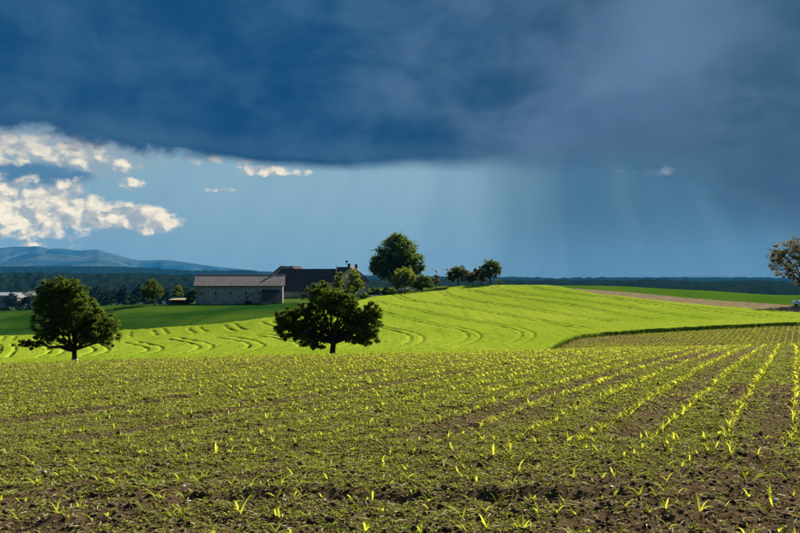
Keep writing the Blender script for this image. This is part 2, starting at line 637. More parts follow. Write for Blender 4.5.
M = {}
M['soil'] = plain('soil', (.042, .028, .015), (.105, .074, .042), 9.0, .95, .9, 60.0, 8, spec=.1)
M['clod'] = plain('clod', (.048, .033, .018), (.120, .088, .052), 6.0, .95, .6, 40.0, spec=.1)
M['plough'] = plain('plough', (.100, .078, .044), (.165, .130, .074), 1.2, .95, .8, 4.0, spec=.1, stretch=(1, .25, 1))
M['straw'] = leaf_mat('straw', (.30, .24, .13), (.46, .40, .26), .2, (.4, .34, .2))
M['weed'] = leaf_mat('weed', (.095, .14, .020), (.24, .245, .065), .42, (.30, .34, .036))
M['corn'] = leaf_mat('corn', (.17, .22, .025), (.31, .33, .05), .5, (.54, .56, .045))
M['bark'] = plain('bark', (.018, .013, .009), (.055, .042, .03), 7.0, .95, .8, 25.0, stretch=(1, 1, .3), spec=.1)
M['leaf_dark'] = leaf_mat('leaf_dark', (.042, .070, .016), (.092, .126, .028), .36, (.125, .175, .016))
M['leaf_mid'] = leaf_mat('leaf_mid', (.026, .050, .012), (.07, .11, .022), .36, (.16, .22, .03))
M['leaf_light'] = leaf_mat('leaf_light', (.05, .085, .016), (.12, .16, .03), .42, (.26, .31, .03))
M['leaf_brown'] = leaf_mat('leaf_brown', (.036, .038, .013), (.11, .088, .032), .36, (.20, .17, .05))
M['leaf_olive'] = leaf_mat('leaf_olive', (.030, .042, .014), (.085, .085, .028), .36, (.15, .16, .035))
M['leaf_far'] = leaf_mat('leaf_far', (.008, .020, .012), (.020, .038, .020), .2, (.03, .05, .02))


def field_mat(name, c0, c1, c2, ang, fine, bump, trans_like=.0):
    """crop canopy: drilled rows run along ang; broad patches of colour."""
    m, N = material(name)
    tc = N.new('ShaderNodeTexCoord').outputs['Object']
    rows = N.noise(N.mapping(tc, rot=(0, 0, ang), scale=(1.0, .03, .3)), fine, 4, .6)
    pat = N.noise(tc, .035, 5, .55)
    gr = N.noise(N.mapping(tc, scale=(1, 1, .5)), 2.4, 5, .65)
    col = N.mix(N.step(pat, .34, .66), c0, c1)
    col = N.mix(N.m('MULTIPLY', N.step(rows, .50, .3), .75), col, c2)
    col = N.mix(N.m('MULTIPLY', N.step(gr, .52, .3), .5), col, c2)
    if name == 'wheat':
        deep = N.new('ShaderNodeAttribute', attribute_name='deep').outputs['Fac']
        col = N.mix(deep, col, (.022, .040, .006))  # shade in the tracks and crop edge put into the colour, with stem tone
    p = N.new('ShaderNodeBsdfDiffuse')
    N.put(p.inputs[0], col)
    b = N.new('ShaderNodeBump')
    b.inputs['Strength'].default_value = bump
    b.inputs['Distance'].default_value = .25
    N.put(b.inputs['Height'], N.noise(N.mapping(tc, scale=(1, 1, .4)), 3.2, 5, .7))
    N.t.links.new(b.outputs[0], p.inputs['Normal'])
    finish(N, p.outputs[0])
    return m


WHEAT_ANG = math.atan2(24, 76)
M['wheat'] = field_mat('wheat', (.134, .190, .013), (.178, .226, .019), (.100, .152, .009), -WHEAT_ANG, 1.1, .4)
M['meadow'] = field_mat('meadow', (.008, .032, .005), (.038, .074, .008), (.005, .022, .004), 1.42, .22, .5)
M['green_strip'] = field_mat('green_strip', (.030, .072, .006), (.040, .086, .008), (.020, .054, .005), 1.2, .6, .4)
M['verge'] = field_mat('verge', (.035, .06, .010), (.06, .085, .016), (.022, .042, .007), .4, .8, .6)
M['ground'] = field_mat('ground', (.014, .034, .012), (.032, .055, .018), (.010, .024, .010), .2, .05, .4)

# ------------------------------------------------------------------ fields (regions in plan)
def plan(pts, dmin=76.0):
    return [ground_at(p[0], p[1], dmin) for p in pts]


def inside(u, d, poly):
    r = np.zeros(u.shape, bool)
    n = len(poly)
    for i in range(n):
        (x0, y0), (x1, y1) = poly[i], poly[(i + 1) % n]
        if y0 == y1:
            continue
        c_ = ((y0 > d) != (y1 > d)) & (u < (x1 - x0) * (d - y0) / (y1 - y0) + x0)
        r ^= c_
    return r


UL, UR = -.74, .74
wheat_top = [(-170, 341.5), (-60, 340), (0, 338), (60, 336), (100, 334), (150, 331.5), (200, 328), (240, 324.5), (272, 320.5), (300, 315),
             (335, 307), (375, 298), (400, 296), (447, 291.8), (448, 287.6), (500, 286.6), (545, 286.6), (600, 296.4),
             (650, 301.6), (700, 306.6), (750, 311), (800, 315.2), (850, 318)]
wheat_bot = [(850, 321.5), (800, 325.5), (750, 327.6), (700, 330), (640, 333.6), (600, 336), (575, 339), (560, 345), (549, 351)]
W_TOP = plan(wheat_top)
W_BOT = plan(wheat_bot)
WHEAT = [((-170 - 400) / F, 73.0)] + W_TOP + W_BOT + [((542 - 400) / F, 73.0)]
brown_top = [(556, 287.2), (575, 288.6), (600, 290.2), (650, 294.3), (700, 298.8), (750, 302.3), (800, 306.2), (850, 309.5)]
B_TOP = plan(brown_top)
PLOUGH = [W_TOP[16]] + B_TOP + W_TOP[:16:-1]
GREEN = [W_TOP[16]] + [(p[0], p[1]) for p in B_TOP][::1] + [((850 - 400) / F, 236.), ((700 - 400) / F, 262.), ((600 - 400) / F, 282.), ((530 - 400) / F, 292.), ((520 - 400) / F, 262)]
CORN2 = [((540 - 400) / F, 44.0), ((542 - 400) / F, 73.0)] + W_BOT[::-1] + [(UR, W_BOT[0][1]), (UR, 44.0)]
MEADOW = [((-190 - 400) / F, W_TOP[0][1])] + W_TOP[:9] + [((285 - 400) / F, 160.), ((300 - 400) / F, 190.), ((300 - 400) / F, 218.),
          ((200 - 400) / F, 236.), ((100 - 400) / F, 246.), ((-190 - 400) / F, 250.)]

trams_px = [
    [(441, 293.5), (447, 297), (500, 307), (570, 318), (622, 325)],
    [(396, 297), (407, 302), (437, 306), (475, 312), (518, 319.5), (560, 327), (583, 331.5)],
    [(372, 303), (430, 315.6), (466, 323), (510, 330), (529, 335.5), (527, 342), (510, 350.5), (490, 353)],
    [(365, 311), (430, 326.6), (454, 331), (471, 335), (476, 340), (466, 347), (449, 352)],
    [(330, 317), (380, 330), (405, 334.5), (419, 341), (414, 347.5), (398, 352.5)],
    [(267, 324.5), (271, 329), (310, 334), (345, 340), (362, 345), (355, 350), (340, 353)],
    [(230, 327.5), (232, 330.5), (239, 334), (275, 340.5), (303, 346), (312, 349.5), (302, 353), (285, 355.5)],
    [(194, 330.5), (197, 335), (205, 338), (236, 342), (252, 345.5), (259, 350), (252, 354), (236, 357)],
    [(158, 332.5), (162, 338), (170, 342), (194, 345.5), (205, 348), (208, 351.5), (200, 355), (185, 358)],
    [(125, 335), (124, 341), (131, 346), (147, 349), (158, 352), (150, 357), (129, 361)],
    [(82, 336.5), (82, 342), (90, 347), (100, 351), (104, 354), (89, 360)],
    [(45, 338), (40, 343), (48, 348), (58, 353), (55, 358), (44, 362)],
    [(10, 339), (4, 346), (8, 351), (6, 357), (0, 362)],
    [(460, 289), (468, 292), (520, 300.5), (600, 313), (660, 323)],
    [(490, 287.5), (498, 291), (560, 300.5), (640, 312), (720, 323)],
    [(524, 287.3), (540, 291), (600, 299.5), (690, 311.5), (770, 321)],
    [(600, 298), (700, 310), (800, 321)],
]
TRAMS = []
for tp in trams_px:
    pl = [ground_at(*p) for p in tp]
    P = np.array([(u * d, d) for u, d in pl])
    # smooth the centre line
    s = np.concatenate([[0], np.cumsum(np.linalg.norm(np.diff(P, axis=0), axis=1))])
    q = np.arange(0, s[-1], .8)
    P = np.c_[np.interp(q, s, P[:, 0]), np.interp(q, s, P[:, 1])]
    for _ in range(30):
        P[1:-1] = P[1:-1] * .5 + (P[:-2] + P[2:]) * .25
    tg = np.gradient(P, axis=0)
    tg /= np.linalg.norm(tg, axis=1)[:, None]
    nr = np.c_[-tg[:, 1], tg[:, 0]]
    keep = np.ones(len(P), bool)
    if tp[0][0] < 280 and tp[0][1] > 320:
        L_ = len(P)
        keep[int(L_ * .24):int(L_ * .42)] = False
    TRAMS += [(P + nr * .9)[keep], (P - nr * .9)[keep]]
TP = np.concatenate(TRAMS)

# fine sheet of the middle ground, shared by the fields so that their borders meet
US = np.arange(UL, UR + 1e-6, .0023)
DS = np.concatenate([np.arange(50.0, 130, .36), np.arange(130, 300, .55)])
UU, DD = np.meshgrid(US, DS)
XX = UU * DD
ZZ = Tud(UU, DD)
Zbase = ZZ.copy()
in_wheat = inside(UU + (fbm(XX * .5, DD * .5, 3, 15) - .5) * .004, DD + (fbm(XX * .35, DD * .35, 3, 16) - .5) * 1.6, WHEAT)
# distance to the wheel tracks, hashed in coarse cells
cell = {}
for i, (a, b) in enumerate(TP):
    cell.setdefault((int(a // 2), int(b // 2)), []).append(i)
tdist = np.full(XX.shape, 9.0)
keys = np.floor(XX / 2).astype(int) * 100000 + np.floor(DD / 2).astype(int)
flat_k = keys.ravel()
order = np.argsort(flat_k, kind='stable')
sk = flat_k[order]
for (ca, cb), idx in list(cell.items()):
    for oa in (-1, 0, 1):
        for ob in (-1, 0, 1):
            kk = (ca + oa) * 100000 + (cb + ob)
            lo, hi = np.searchsorted(sk, kk), np.searchsorted(sk, kk, side='right')
            if lo == hi:
                continue
            sel = order[lo:hi]
            px_ = XX.ravel()[sel][:, None] - TP[idx, 0][None]
            py_ = DD.ravel()[sel][:, None] - TP[idx, 1][None]
            dm = np.sqrt(px_ ** 2 + py_ ** 2).min(1)
            tdist.ravel()[sel] = np.minimum(tdist.ravel()[sel], dm)
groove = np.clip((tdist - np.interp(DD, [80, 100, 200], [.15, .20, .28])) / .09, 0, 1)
canopy = .56 + (fbm(XX * .9, DD * .9, 4, 5) - .5) * .16 + (fbm(XX * .12, DD * .12, 3, 9) - .5) * .2
ZZ = np.where(in_wheat, Zbase + np.maximum(.02, canopy * (.04 + .96 * groove)), Zbase)
ZZ = np.where(in_wheat, ZZ, ZZ + (fbm(XX * 1.1, DD * 1.1, 3, 21) - .5) * .12)
nr_, nc_ = XX.shape
vid = np.arange(nr_ * nc_).reshape(nr_, nc_)
quads = np.stack([vid[:-1, :-1], vid[:-1, 1:], vid[1:, 1:], vid[1:, :-1]], -1).reshape(-1, 4)
uc = (UU[:-1, :-1] + UU[1:, 1:]).ravel() / 2
dc_ = (DD[:-1, :-1] + DD[1:, 1:]).ravel() / 2
wf = in_wheat.ravel()[quads].any(1)
reg = np.zeros(len(quads), int)
reg[inside(uc, dc_, MEADOW)] = 1
reg[inside(uc, dc_, GREEN)] = 2
reg[inside(uc, dc_, PLOUGH)] = 3
reg[inside(uc, dc_, CORN2) | (dc_ < 57)] = 4
reg[wf] = 5
VV = np.stack([XX, DD, ZZ], -1).reshape(-1, 3)


DEEP = np.where(in_wheat, 1 - groove, 1.0).ravel()  # where the wheat is painted dark: shade plus stems and soil


def sub_sheet(name, k, mat, **tags):
    q = quads[reg == k]
    used, inv = np.unique(q, return_inverse=True)
    me = mesh_np(name, VV[used], inv.reshape(-1, 4), smooth=True)
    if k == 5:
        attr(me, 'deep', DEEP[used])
    return tag(obj(name, me, mat), kind='structure', **tags)


sub_sheet('grass_verge', 0, M['verge'], label='rough grass between the fields and round the farm')
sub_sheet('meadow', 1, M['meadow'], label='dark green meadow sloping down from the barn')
sub_sheet('green_crop_strip', 2, M['green_strip'], label='deep green crop strip along the ridge')
sub_sheet('ploughed_strip', 3, M['plough'], label='bare brown ploughed strip between two green crops')
sub_sheet('corn_field_slope', 4, M['soil'], label='brown soil of the young corn field beyond the crest')
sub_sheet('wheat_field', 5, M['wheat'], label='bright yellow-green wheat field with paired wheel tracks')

# ------------------------------------------------------------------ foreground corn field
ROWDIR = np.array([math.sin(R(27.4)), math.cos(R(27.4))])
ROWNRM = np.array([ROWDIR[1], -ROWDIR[0]])
HEAD = 9.6                       # the headland is sown across; the long rows start behind it


def soil_h(X, Y):
    """lumpy tilth, a wheel rut across the headland, wheel tracks along the rows."""
    n = fbm(X * 5.0, Y * 5.0, 5, 31, .6) - .5
    n2 = fbm(X * 1.3, Y * 1.3, 3, 35) - .5
    h = n * .085 + n2 * .09
    rut = Y - (6.72 + .05 * X * .3 + .12 * (vnoise(X * .6, X * 0 + 3.3, 41) - .5))
    fade = np.clip((3.2 - X) / 2.0, 0, 1)
    fade = fade * np.clip(fbm(X * .7, Y * .3, 3, 43) * 2.2 - .35, .15, 1)
    h = h - .062 * np.exp(-(rut / .10) ** 2) * fade + .02 * np.exp(-((rut - .25) / .14) ** 2) * fade
    a = X * ROWNRM[0] + Y * ROWNRM[1]
    ph = ((a + .12) / .75) % 8
    tr = np.minimum(np.abs(ph - 2.5), np.abs(ph - 5.5)) * .75
    h = h - .06 * np.exp(-(tr / .18) ** 2) * (Y > HEAD)
    return h


US2 = np.arange(UL, UR + 1e-6, .0041)
DS2 = np.geomspace(1.2, 50.0, 560)
UU2, DD2 = np.meshgrid(US2, DS2)
X2 = UU2 * DD2
fade2 = np.clip((50 - DD2) / 4, 0, 1)
Z2 = Tud(UU2, DD2) + soil_h(X2, DD2) * fade2
n0, n1 = X2.shape
vid2 = np.arange(n0 * n1).reshape(n0, n1)
q2 = np.stack([vid2[:-1, :-1], vid2[:-1, 1:], vid2[1:, 1:], vid2[1:, :-1]], -1).reshape(-1, 4)
tag(obj('corn_field', mesh_np('corn_field', np.stack([X2, DD2, Z2], -1).reshape(-1, 3), q2, True), M['soil']),
    label='cloddy dark soil of the young corn field', kind='structure')

# ------------------------------------------------------------------ the ground to the horizon
gx = np.concatenate([-np.geomspace(17000, 320, 40), np.arange(-300, 301, 6.0), np.geomspace(320, 17000, 40)])
gy = np.concatenate([[-1500, -800, -400, -200, -100, -50, -20, -8, -2], np.arange(0, 320, 4.0), np.geomspace(326, 16300, 90)])
GX, GY = np.meshgrid(gx, gy)
GZ = T(GX, GY) - .22 - np.clip((GY - 300) / 20, 0, 1) * 0.0
GZ = GZ + np.clip((GY - 330) / 200, 0, 1) * (fbm(GX * .004, GY * .004, 3, 61) - .5) * 5
g0, g1 = GX.shape
vg = np.arange(g0 * g1).reshape(g0, g1)
qg = np.stack([vg[:-1, :-1], vg[:-1, 1:], vg[1:, 1:], vg[1:, :-1]], -1).reshape(-1, 4)
tag(obj('ground', mesh_np('ground', np.stack([GX, GY, GZ], -1).reshape(-1, 3), qg, True), M['ground']),
    label='farmland reaching to the horizon', kind='structure')

# ------------------------------------------------------------------ far ridges and mountains
def ridge(name, pts, d0, d1, mat, bump, bw, kind, label, u0=-.95, u1=.95, du=.0012, rows=26, back=1.25, base=-40, cat=None, rough=None):
    """a hill range whose crest follows pts (bearing px, skyline px) at depth d1; foot at d0."""
    us = np.arange(u0, u1, du)
    pxs = us * F + 400
    top = np.interp(pxs, [p[0] for p in pts], [p[1] for p in pts])
    zt = EYE + d1 * (HOR - top) / F
    t = np.concatenate([np.linspace(0, 1, rows), 1 + np.linspace(.1, 1, 6)])
    d = np.where(t <= 1, d0 + (d1 - d0) * t, d1 + (d1 * back - d1) * (t - 1))
    U_, D_ = np.meshgrid(us, d)
    tt = np.broadcast_to(t[:, None], U_.shape)
    prof = np.where(tt <= 1, np.sin(np.clip(tt, 0, 1) * np.pi / 2) ** 1.2, np.cos((tt - 1) * np.pi / 2))
    X_ = U_ * D_
    Z_ = base + (zt[None] - base) * prof
    if rough:
        k = np.clip(tt * 1.6, 0, 1) * np.clip(prof, 0, 1)
        Z_ = Z_ - (1 - np.abs(2 * fbm(X_ / rough[0], D_ / (rough[0] * 1.6), 5, 71) - 1)) ** 2 * rough[1] * k * (1 - np.clip(1 - np.abs(tt - 1) * 6, 0, 1) * .85)
    if bump:
        nb = vnoise(X_ / bw, D_ / bw, 81) * .65 + vnoise(X_ / bw * 2.1, D_ / bw * 2.1, 83) * .35
        Z_ = Z_ + (nb - .5) * bump
    a_, b_ = X_.shape
    v_ = np.arange(a_ * b_).reshape(a_, b_)
    q_ = np.stack([v_[:-1, :-1], v_[:-1, 1:], v_[1:, 1:], v_[1:, :-1]], -1).reshape(-1, 4)
    me = mesh_np(name, np.stack([X_, D_, Z_], -1).reshape(-1, 3), q_, False)
    return tag(obj(name, me, mat), label=label, cat=cat, kind=kind)


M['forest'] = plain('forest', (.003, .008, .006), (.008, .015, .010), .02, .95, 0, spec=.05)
M['mountain'] = plain('mountain', (.012, .022, .020), (.060, .070, .050), .0016, .95, 0, spec=.05)
ridge('mountains', [(-300, 256), (-120, 250), (0, 247.6), (14, 245.6), (38, 244.4), (46, 246), (62, 246.8), (82, 248.2), (98, 247.4), (110, 250.4),
                    (125, 255), (140, 258.6), (160, 258.2), (180, 260), (200, 262.5), (225, 265), (260, 269), (330, 273), (420, 276.5), (560, 277.5), (700, 275.5), (1200, 277)],
      9000, 14500, M['mountain'], 0, 1, 'structure', 'hazy blue mountain range on the far left horizon', rows=60, du=.002, base=-60, rough=(1500, 330), back=1.1)
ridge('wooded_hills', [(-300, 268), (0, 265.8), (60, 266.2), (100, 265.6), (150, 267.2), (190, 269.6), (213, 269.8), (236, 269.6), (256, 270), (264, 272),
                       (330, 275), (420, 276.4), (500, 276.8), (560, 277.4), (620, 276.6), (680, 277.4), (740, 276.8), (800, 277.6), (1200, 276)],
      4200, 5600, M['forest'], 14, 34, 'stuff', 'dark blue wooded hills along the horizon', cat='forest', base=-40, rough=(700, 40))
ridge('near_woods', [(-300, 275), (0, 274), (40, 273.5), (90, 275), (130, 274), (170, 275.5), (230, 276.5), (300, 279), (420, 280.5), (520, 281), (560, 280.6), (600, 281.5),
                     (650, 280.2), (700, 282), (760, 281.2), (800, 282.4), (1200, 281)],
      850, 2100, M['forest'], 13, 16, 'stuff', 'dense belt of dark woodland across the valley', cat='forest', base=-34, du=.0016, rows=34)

# ------------------------------------------------------------------ trees
def leaf_cloud(n, lobes, size, clump, seed, hollow=.55, flat=.75, spread=.17):
    """n leaves in clumps spread through ellipsoid lobes (cx, cy, cz, rx, ry, rz, weight)."""
    g = np.random.default_rng(seed)
    L = np.array([l[:6] for l in lobes], float)
    w = np.array([(l[6] if len(l) > 6 else 1.0) * l[3] * l[5] for l in lobes])
    nc = max(12, int(n / clump))
    k = g.choice(len(L), nc, p=w / w.sum())
    v = g.normal(size=(nc, 3))
    v /= np.linalg.norm(v, axis=1)[:, None]
    r = (hollow ** 3 + (1 - hollow ** 3) * g.random(nc)) ** (1 / 3)
    r *= 1 + .16 * g.normal(size=nc) * (g.random(nc) < .5)
    C = L[k, :3] + v * L[k, 3:6] * r[:, None]
    rad = spread * (L[k, 3] * L[k, 5]) ** .5 * (.6 + .8 * g.random(nc))
    ci = np.repeat(np.arange(nc), clump)
    m_ = len(ci)
    o = g.normal(size=(m_, 3)) * rad[ci][:, None] * .62
    o[:, 2] *= flat
    P = C[ci] + o
    s = size * (.55 + .9 * g.random(m_))
    a = g.normal(size=(m_, 3))
    a[:, 2] *= .55
    a /= np.linalg.norm(a, axis=1)[:, None]
    b = np.cross(a, g.normal(size=(m_, 3)))
    b /= np.linalg.norm(b, axis=1)[:, None] + 1e-9
    a *= s[:, None]
    b *= (s * .58)[:, None]
    V = np.stack([P - a, P + b - a * .1, P + a, P - b - a * .1], 1).reshape(-1, 3)
    val = np.repeat(np.clip(g.random(m_) * .6 + np.repeat(g.random(nc) * .45, clump), 0, 1), 4)
    return V, np.arange(m_ * 4).reshape(-1, 4), val, C


def limb_path(a, b, g, sag=.0, n=7, wig=.05):
    a, b = np.array(a, float), np.array(b, float)
    t = np.linspace(0, 1, n)[:, None]
    L = np.linalg.norm(b - a)
    mid = a * .5 + b * .5 + np.array([0, 0, .12 * L + sag]) + g.normal(size=3) * L * .07
    p = (1 - t) ** 2 * a + 2 * t * (1 - t) * mid + t ** 2 * b
    p[1:-1] += g.normal(size=(n - 2, 3)) * L * wig * .4
    return p


def tree(name, label, base, lobes, n, size, mat, trunk=(1.5, .25), lean=(0, 0), limbs=7, seed=1, clump=34, group=None,
         hollow=.5, split_limbs=False, cat='tree', twigs=30, flat=.75, spread=.17):
    """lobes in metres relative to the trunk foot."""
    g = np.random.default_rng(seed + 1000)
    root = empty(name, base)
    V, Fc, val, C = leaf_cloud(n, lobes, size, clump, seed, hollow, flat, spread)
    me = mesh_np('crown', V, Fc)
    attr(me, 'v', val)
    obj('crown', me, mat, root)
    th, tr = trunk
    top = np.array([lean[0], lean[1], th])
    pts = np.array([[0, 0, -.35], [lean[0] * .03, 0, .05], [lean[0] * .25, lean[1] * .25, th * .35], [lean[0] * .62, lean[1] * .62, th * .7], top])
    Vt, Ft = [], []
    k = 0

    def add(p, r, nn=7):
        nonlocal k
        v, f = tube_arrays(p, r, nn)
        Vt.append(v)
        Ft.append(f + k)
        k += len(v)
    add(pts, [tr * 1.5, tr * 1.25, tr, tr * .92, tr * .85], 10)
    limb_meshes = []
    LB = sorted(lobes, key=lambda l: -l[3] * l[5])
    ends = []
    for i in range(limbs):
        l = LB[i % len(LB)]
        e = np.array(l[:3]) + g.normal(size=3) * np.array(l[3:6]) * (.12 if i < len(LB) else .38)
        e[2] = max(e[2], th * .9)
        p = limb_path(top - np.array([0, 0, .1 * th * g.random()]), e, g)
        r = np.linspace(tr * (.62 if i < len(LB) else .42), tr * .10, len(p))
        ends.append((p, r))
        if split_limbs and i < len(LB):
            limb_meshes.append([tube_arrays(p, r, 8)])
        else:
            add(p, r)
    # twigs from limbs out to leaf clumps
    if twigs:
        allp = np.concatenate([p[2:] for p, r in ends])
        own = np.concatenate([np.full(len(p) - 2, i) for i, (p, r) in enumerate(ends)])
        for c_ in C[g.choice(len(C), min(twigs, len(C)), replace=False)]:
            j = np.argmin(np.linalg.norm(allp - c_, axis=1))
            p = limb_path(allp[j], c_, g, n=4)
            if split_limbs and own[j] < len(limb_meshes):
                limb_meshes[own[j]].append(tube_arrays(p, np.linspace(tr * .11, tr * .025, 4), 4))
            else:
                add(p, np.linspace(tr * .11, tr * .025, 4), 4)
    o = obj('trunk', mesh_np('trunk', np.concatenate(Vt), np.concatenate(Ft), True), M['bark'], root)
    for pcs in limb_meshes:
        ks = np.cumsum([0] + [len(v) for v, f in pcs])
        obj('limb', mesh_np('limb', np.concatenate([v for v, f in pcs]), np.concatenate([f + q for (v, f), q in zip(pcs, ks)]), True), M['bark'], o)
    tag(root, label, cat, group)
    return root


def px_lobes(base_px, base_py, d, scale_z, items, oy=0):
    """lobes given in zoomed photo pixels -> metres at depth d."""
    k = d / F / scale_z
    return [((x - base_px) * k, (g_[0] if g_ else 0.0), (base_py - y) * k, rx * k, (g_[1] if len(g_) > 1 else rx) * k if not g_ else (g_[1] if len(g_) > 1 else rx * k), ry * k)
            for x, y, rx, ry, *g_ in items]


def lob(d, px0, py0, items):
    """items: (px, py, half width px, half height px[, depth offset m]) -> lobes about the foot at photo pixel px0, py0."""
    k = d / F
    out = []
    for it in items:
        x, y, rx, ry = it[:4]
        oy = it[4] if len(it) > 4 else 0.0
        w_ = it[5] if len(it) > 5 else 1.0
        out.append(((x - px0) * k, oy, (py0 - y) * k, rx * k, min(rx, ry * 1.4) * k, ry * k, w_))
    return out


def foot(px, d):
    """ground point and the photo row of that foot."""
    p = at(px, d)
    return p, HOR - (p.z - EYE) * F / d


# the two fruit trees in the dip behind the crest
D1 = 60.0
p, py = foot(74.5, D1)
t1 = tree('fruit_tree', 'dark fruit tree with tall lopsided crown and white limed trunk foot', p,
          lob(D1, 74.5, py, [(60, 300, 23, 20, .4), (51, 291, 13, 11, 0), (24, 343, 8, 4, .2, .9), (50, 318, 15, 18, -.3), (72, 318, 20, 18, .2), (66, 288, 20, 11, 0), (97, 328, 19, 15, .3), (101, 333, 15, 11, -.5),
                             (88, 313, 17, 14, -.5), (32, 344, 13, 5, 0, .8), (44, 337, 12, 8, .3), (76, 336, 24, 8, 0, .6), (84, 340, 14, 6, .6, .5), (108, 340, 8, 7, 0)]),
          52000, .088, M['leaf_dark'], trunk=(py / 1 * 0 + (py - 349) * D1 / F, .20), limbs=16, seed=11, clump=60, spread=.15, split_limbs=True, hollow=.35, twigs=90)
p, py = foot(332, D1)
t2 = tree('fruit_tree', 'broad dark fruit tree with gaps through its spreading crown, growing below the farmhouse', p,
          lob(D1, 332, py, [(326, 300, 20, 13, 0), (320, 292, 11, 9, .3), (342, 303, 17, 14, -.5), (352, 316, 15, 9, .4), (295, 322, 17, 16, .2), (286, 324, 11, 15, -.4),
                            (305, 335, 16, 10, .5), (314, 341, 14, 8, -.3), (367, 322, 15, 17, .2), (363, 334, 16, 11, -.5), (349, 336, 11, 9, .3, .7),
                            (372, 311, 10, 8, 0), (304, 310, 10, 9, 0), (340, 318, 12, 9, .8, .8), (318, 330, 12, 9, .4, .8), (334, 332, 14, 9, .9, .7), (352, 328, 10, 9, .5, .8), (309, 322, 8, 8, .2), (326, 318, 7, 7, 1.0, .5), (314, 316, 10, 9, .5, .9), (321, 324, 9, 8, -.3, .8)]),
          58000, .088, M['leaf_dark'], trunk=((py - 342) * D1 / F, .23), lean=(.12, 0), limbs=18, seed=23, clump=60, spread=.15, split_limbs=True, hollow=.4, twigs=90)
# white lime coat round the foot of the first tree
mb = MB()
mb.tube([(0, 0, .0), (0, 0, .5), (0.01, 0, .78)], [.34, .27, .225], 12, cap=False)
M['lime'] = plain('lime', (.45, .44, .40), (.66, .65, .60), 12, .9, .3)
mb.build('lime_coat', M['lime'], t1)

# farm trees
def simple_tree(name, label, px, d, items, n, size, mat, th_px, tr, seed, group=None, limbs=8, lean=(0, 0), cat='tree', hollow=.45, clump=30, twigs=24):
    p, py = foot(px, d)
    return tree(name, label, p, lob(d, px, py, items(py) if callable(items) else items), n, size, mat,
                trunk=(th_px * d / F, tr), limbs=limbs, seed=seed, group=group, lean=lean, cat=cat, hollow=hollow, clump=clump, twigs=twigs)


simple_tree('shade_tree', 'very large rounded shade tree towering beside the farmhouse', 397, 258,
            [(397, 253, 18, 17), (398, 243, 11, 10), (385, 263, 13, 14, -2), (410, 264, 14, 13, 2), (396, 270, 24, 13), (418, 266, 7, 10), (377, 266, 7, 11), (404, 248, 12, 11, 2)],
            32000, .27, M['leaf_mid'], 12, .55, 31, limbs=14, twigs=60)
simple_tree('garden_tree', 'light green tree in front of the large shade tree', 405, 244,
            lambda py: [(404, 277, 11, 8), (400, 282, 8, 6), (410, 281, 8, 7), (405, 272, 7, 6)], 9000, .19, M['leaf_light'], 7, .2, 33)
simple_tree('garden_tree', 'low dark bushy tree at the corner of the wheat field', 422, 241,
            lambda py: [(422, 283, 9, 6), (417, 286, 7, 4), (428, 285, 6, 4), (423, 279, 6, 4)], 7500, .18, M['leaf_dark'], 6, .18, 35)
simple_tree('garden_tree', 'thin brownish young tree beside the low bushy tree', 435.5, 256,
            lambda py: [(435.5, 280, 6, 5), (433, 283, 4, 4), (438, 276, 3, 3)], 1100, .22, M['leaf_brown'], 7, .12, 37, hollow=.2)
simple_tree('garden_tree', 'slender pale green tree against the farmhouse roof', 338, 224,
            lambda py: [(338, 282, 5.5, 6.5), (339, 276, 4, 4), (337, 288, 5, 4)], 2800, .2, M['leaf_light'], 8, .13, 39, hollow=.25)
simple_tree('garden_tree', 'tall egg-shaped tree before the end of the farmhouse', 354.5, 222,
            lambda py: [(354, 282, 8, 8.5), (354, 275, 6, 5.5), (352, 288, 7, 5), (358, 286, 6, 5)], 5200, .2, M['leaf_light'], 9, .18, 41, hollow=.3)
simple_tree('hedge_tree', 'broad brownish fruit tree first in the row on the hilltop', 458, 262,
            lambda py: [(458, 274, 10, 7), (452, 276, 6, 6), (465, 275, 7, 6), (459, 269, 7, 4)], 6840, .21, M['leaf_olive'], 6, .2, 43, hollow=.25)
simple_tree('hedge_tree', 'small olive fruit tree in the middle of the hilltop row', 472.5, 264,
            lambda py: [(472, 277, 7, 5.5), (468, 278, 4, 4), (476, 275, 4, 4)], 4560, .21, M['leaf_olive'], 5, .16, 45, hollow=.25)
simple_tree('hedge_tree', 'small tawny fruit tree touching the round dark tree on the hilltop', 481, 261,
            lambda py: [(480, 275, 6, 6), (483, 278, 4.5, 4), (478, 271, 4, 3)], 4180, .21, M['leaf_olive'], 5, .16, 47, hollow=.25)
simple_tree('hilltop_tree', 'dark round tree at the end of the hilltop row', 490.5, 258,
            lambda py: [(491, 268, 10, 7), (497, 271, 6, 5), (485, 270, 6, 6), (492, 264, 7, 4), (489, 275, 6, 4)], 9000, .19, M['leaf_dark'], 10, .22, 49)
simple_tree('shrub', 'small bush beside the round dark hilltop tree', 499.5, 262,
            lambda py: [(499, 282, 4, 3), (502, 283.5, 3, 2)], 700, .2, M['leaf_mid'], 2, .06, 51, cat='bush', limbs=4, twigs=6)
simple_tree('leaning_tree', 'small dark leaning tree alone on the meadow edge', 154.5, 206,
            lambda py: [(151.5, 290, 9, 8), (146, 293, 5, 5), (158, 292, 6, 6), (152, 283, 6, 4)], 8000, .15, M['leaf_dark'], 7, .17, 53, lean=(-.5, 0))
simple_tree('shrub', 'dense dark bush against the end of the barn', 190.5, 210,
            lambda py: [(191, 297, 4.5, 6), (188, 300, 4, 4), (193, 293, 3, 4)], 2000, .2, M['leaf_dark'], 3, .1, 55, cat='bush', limbs=5, twigs=8)
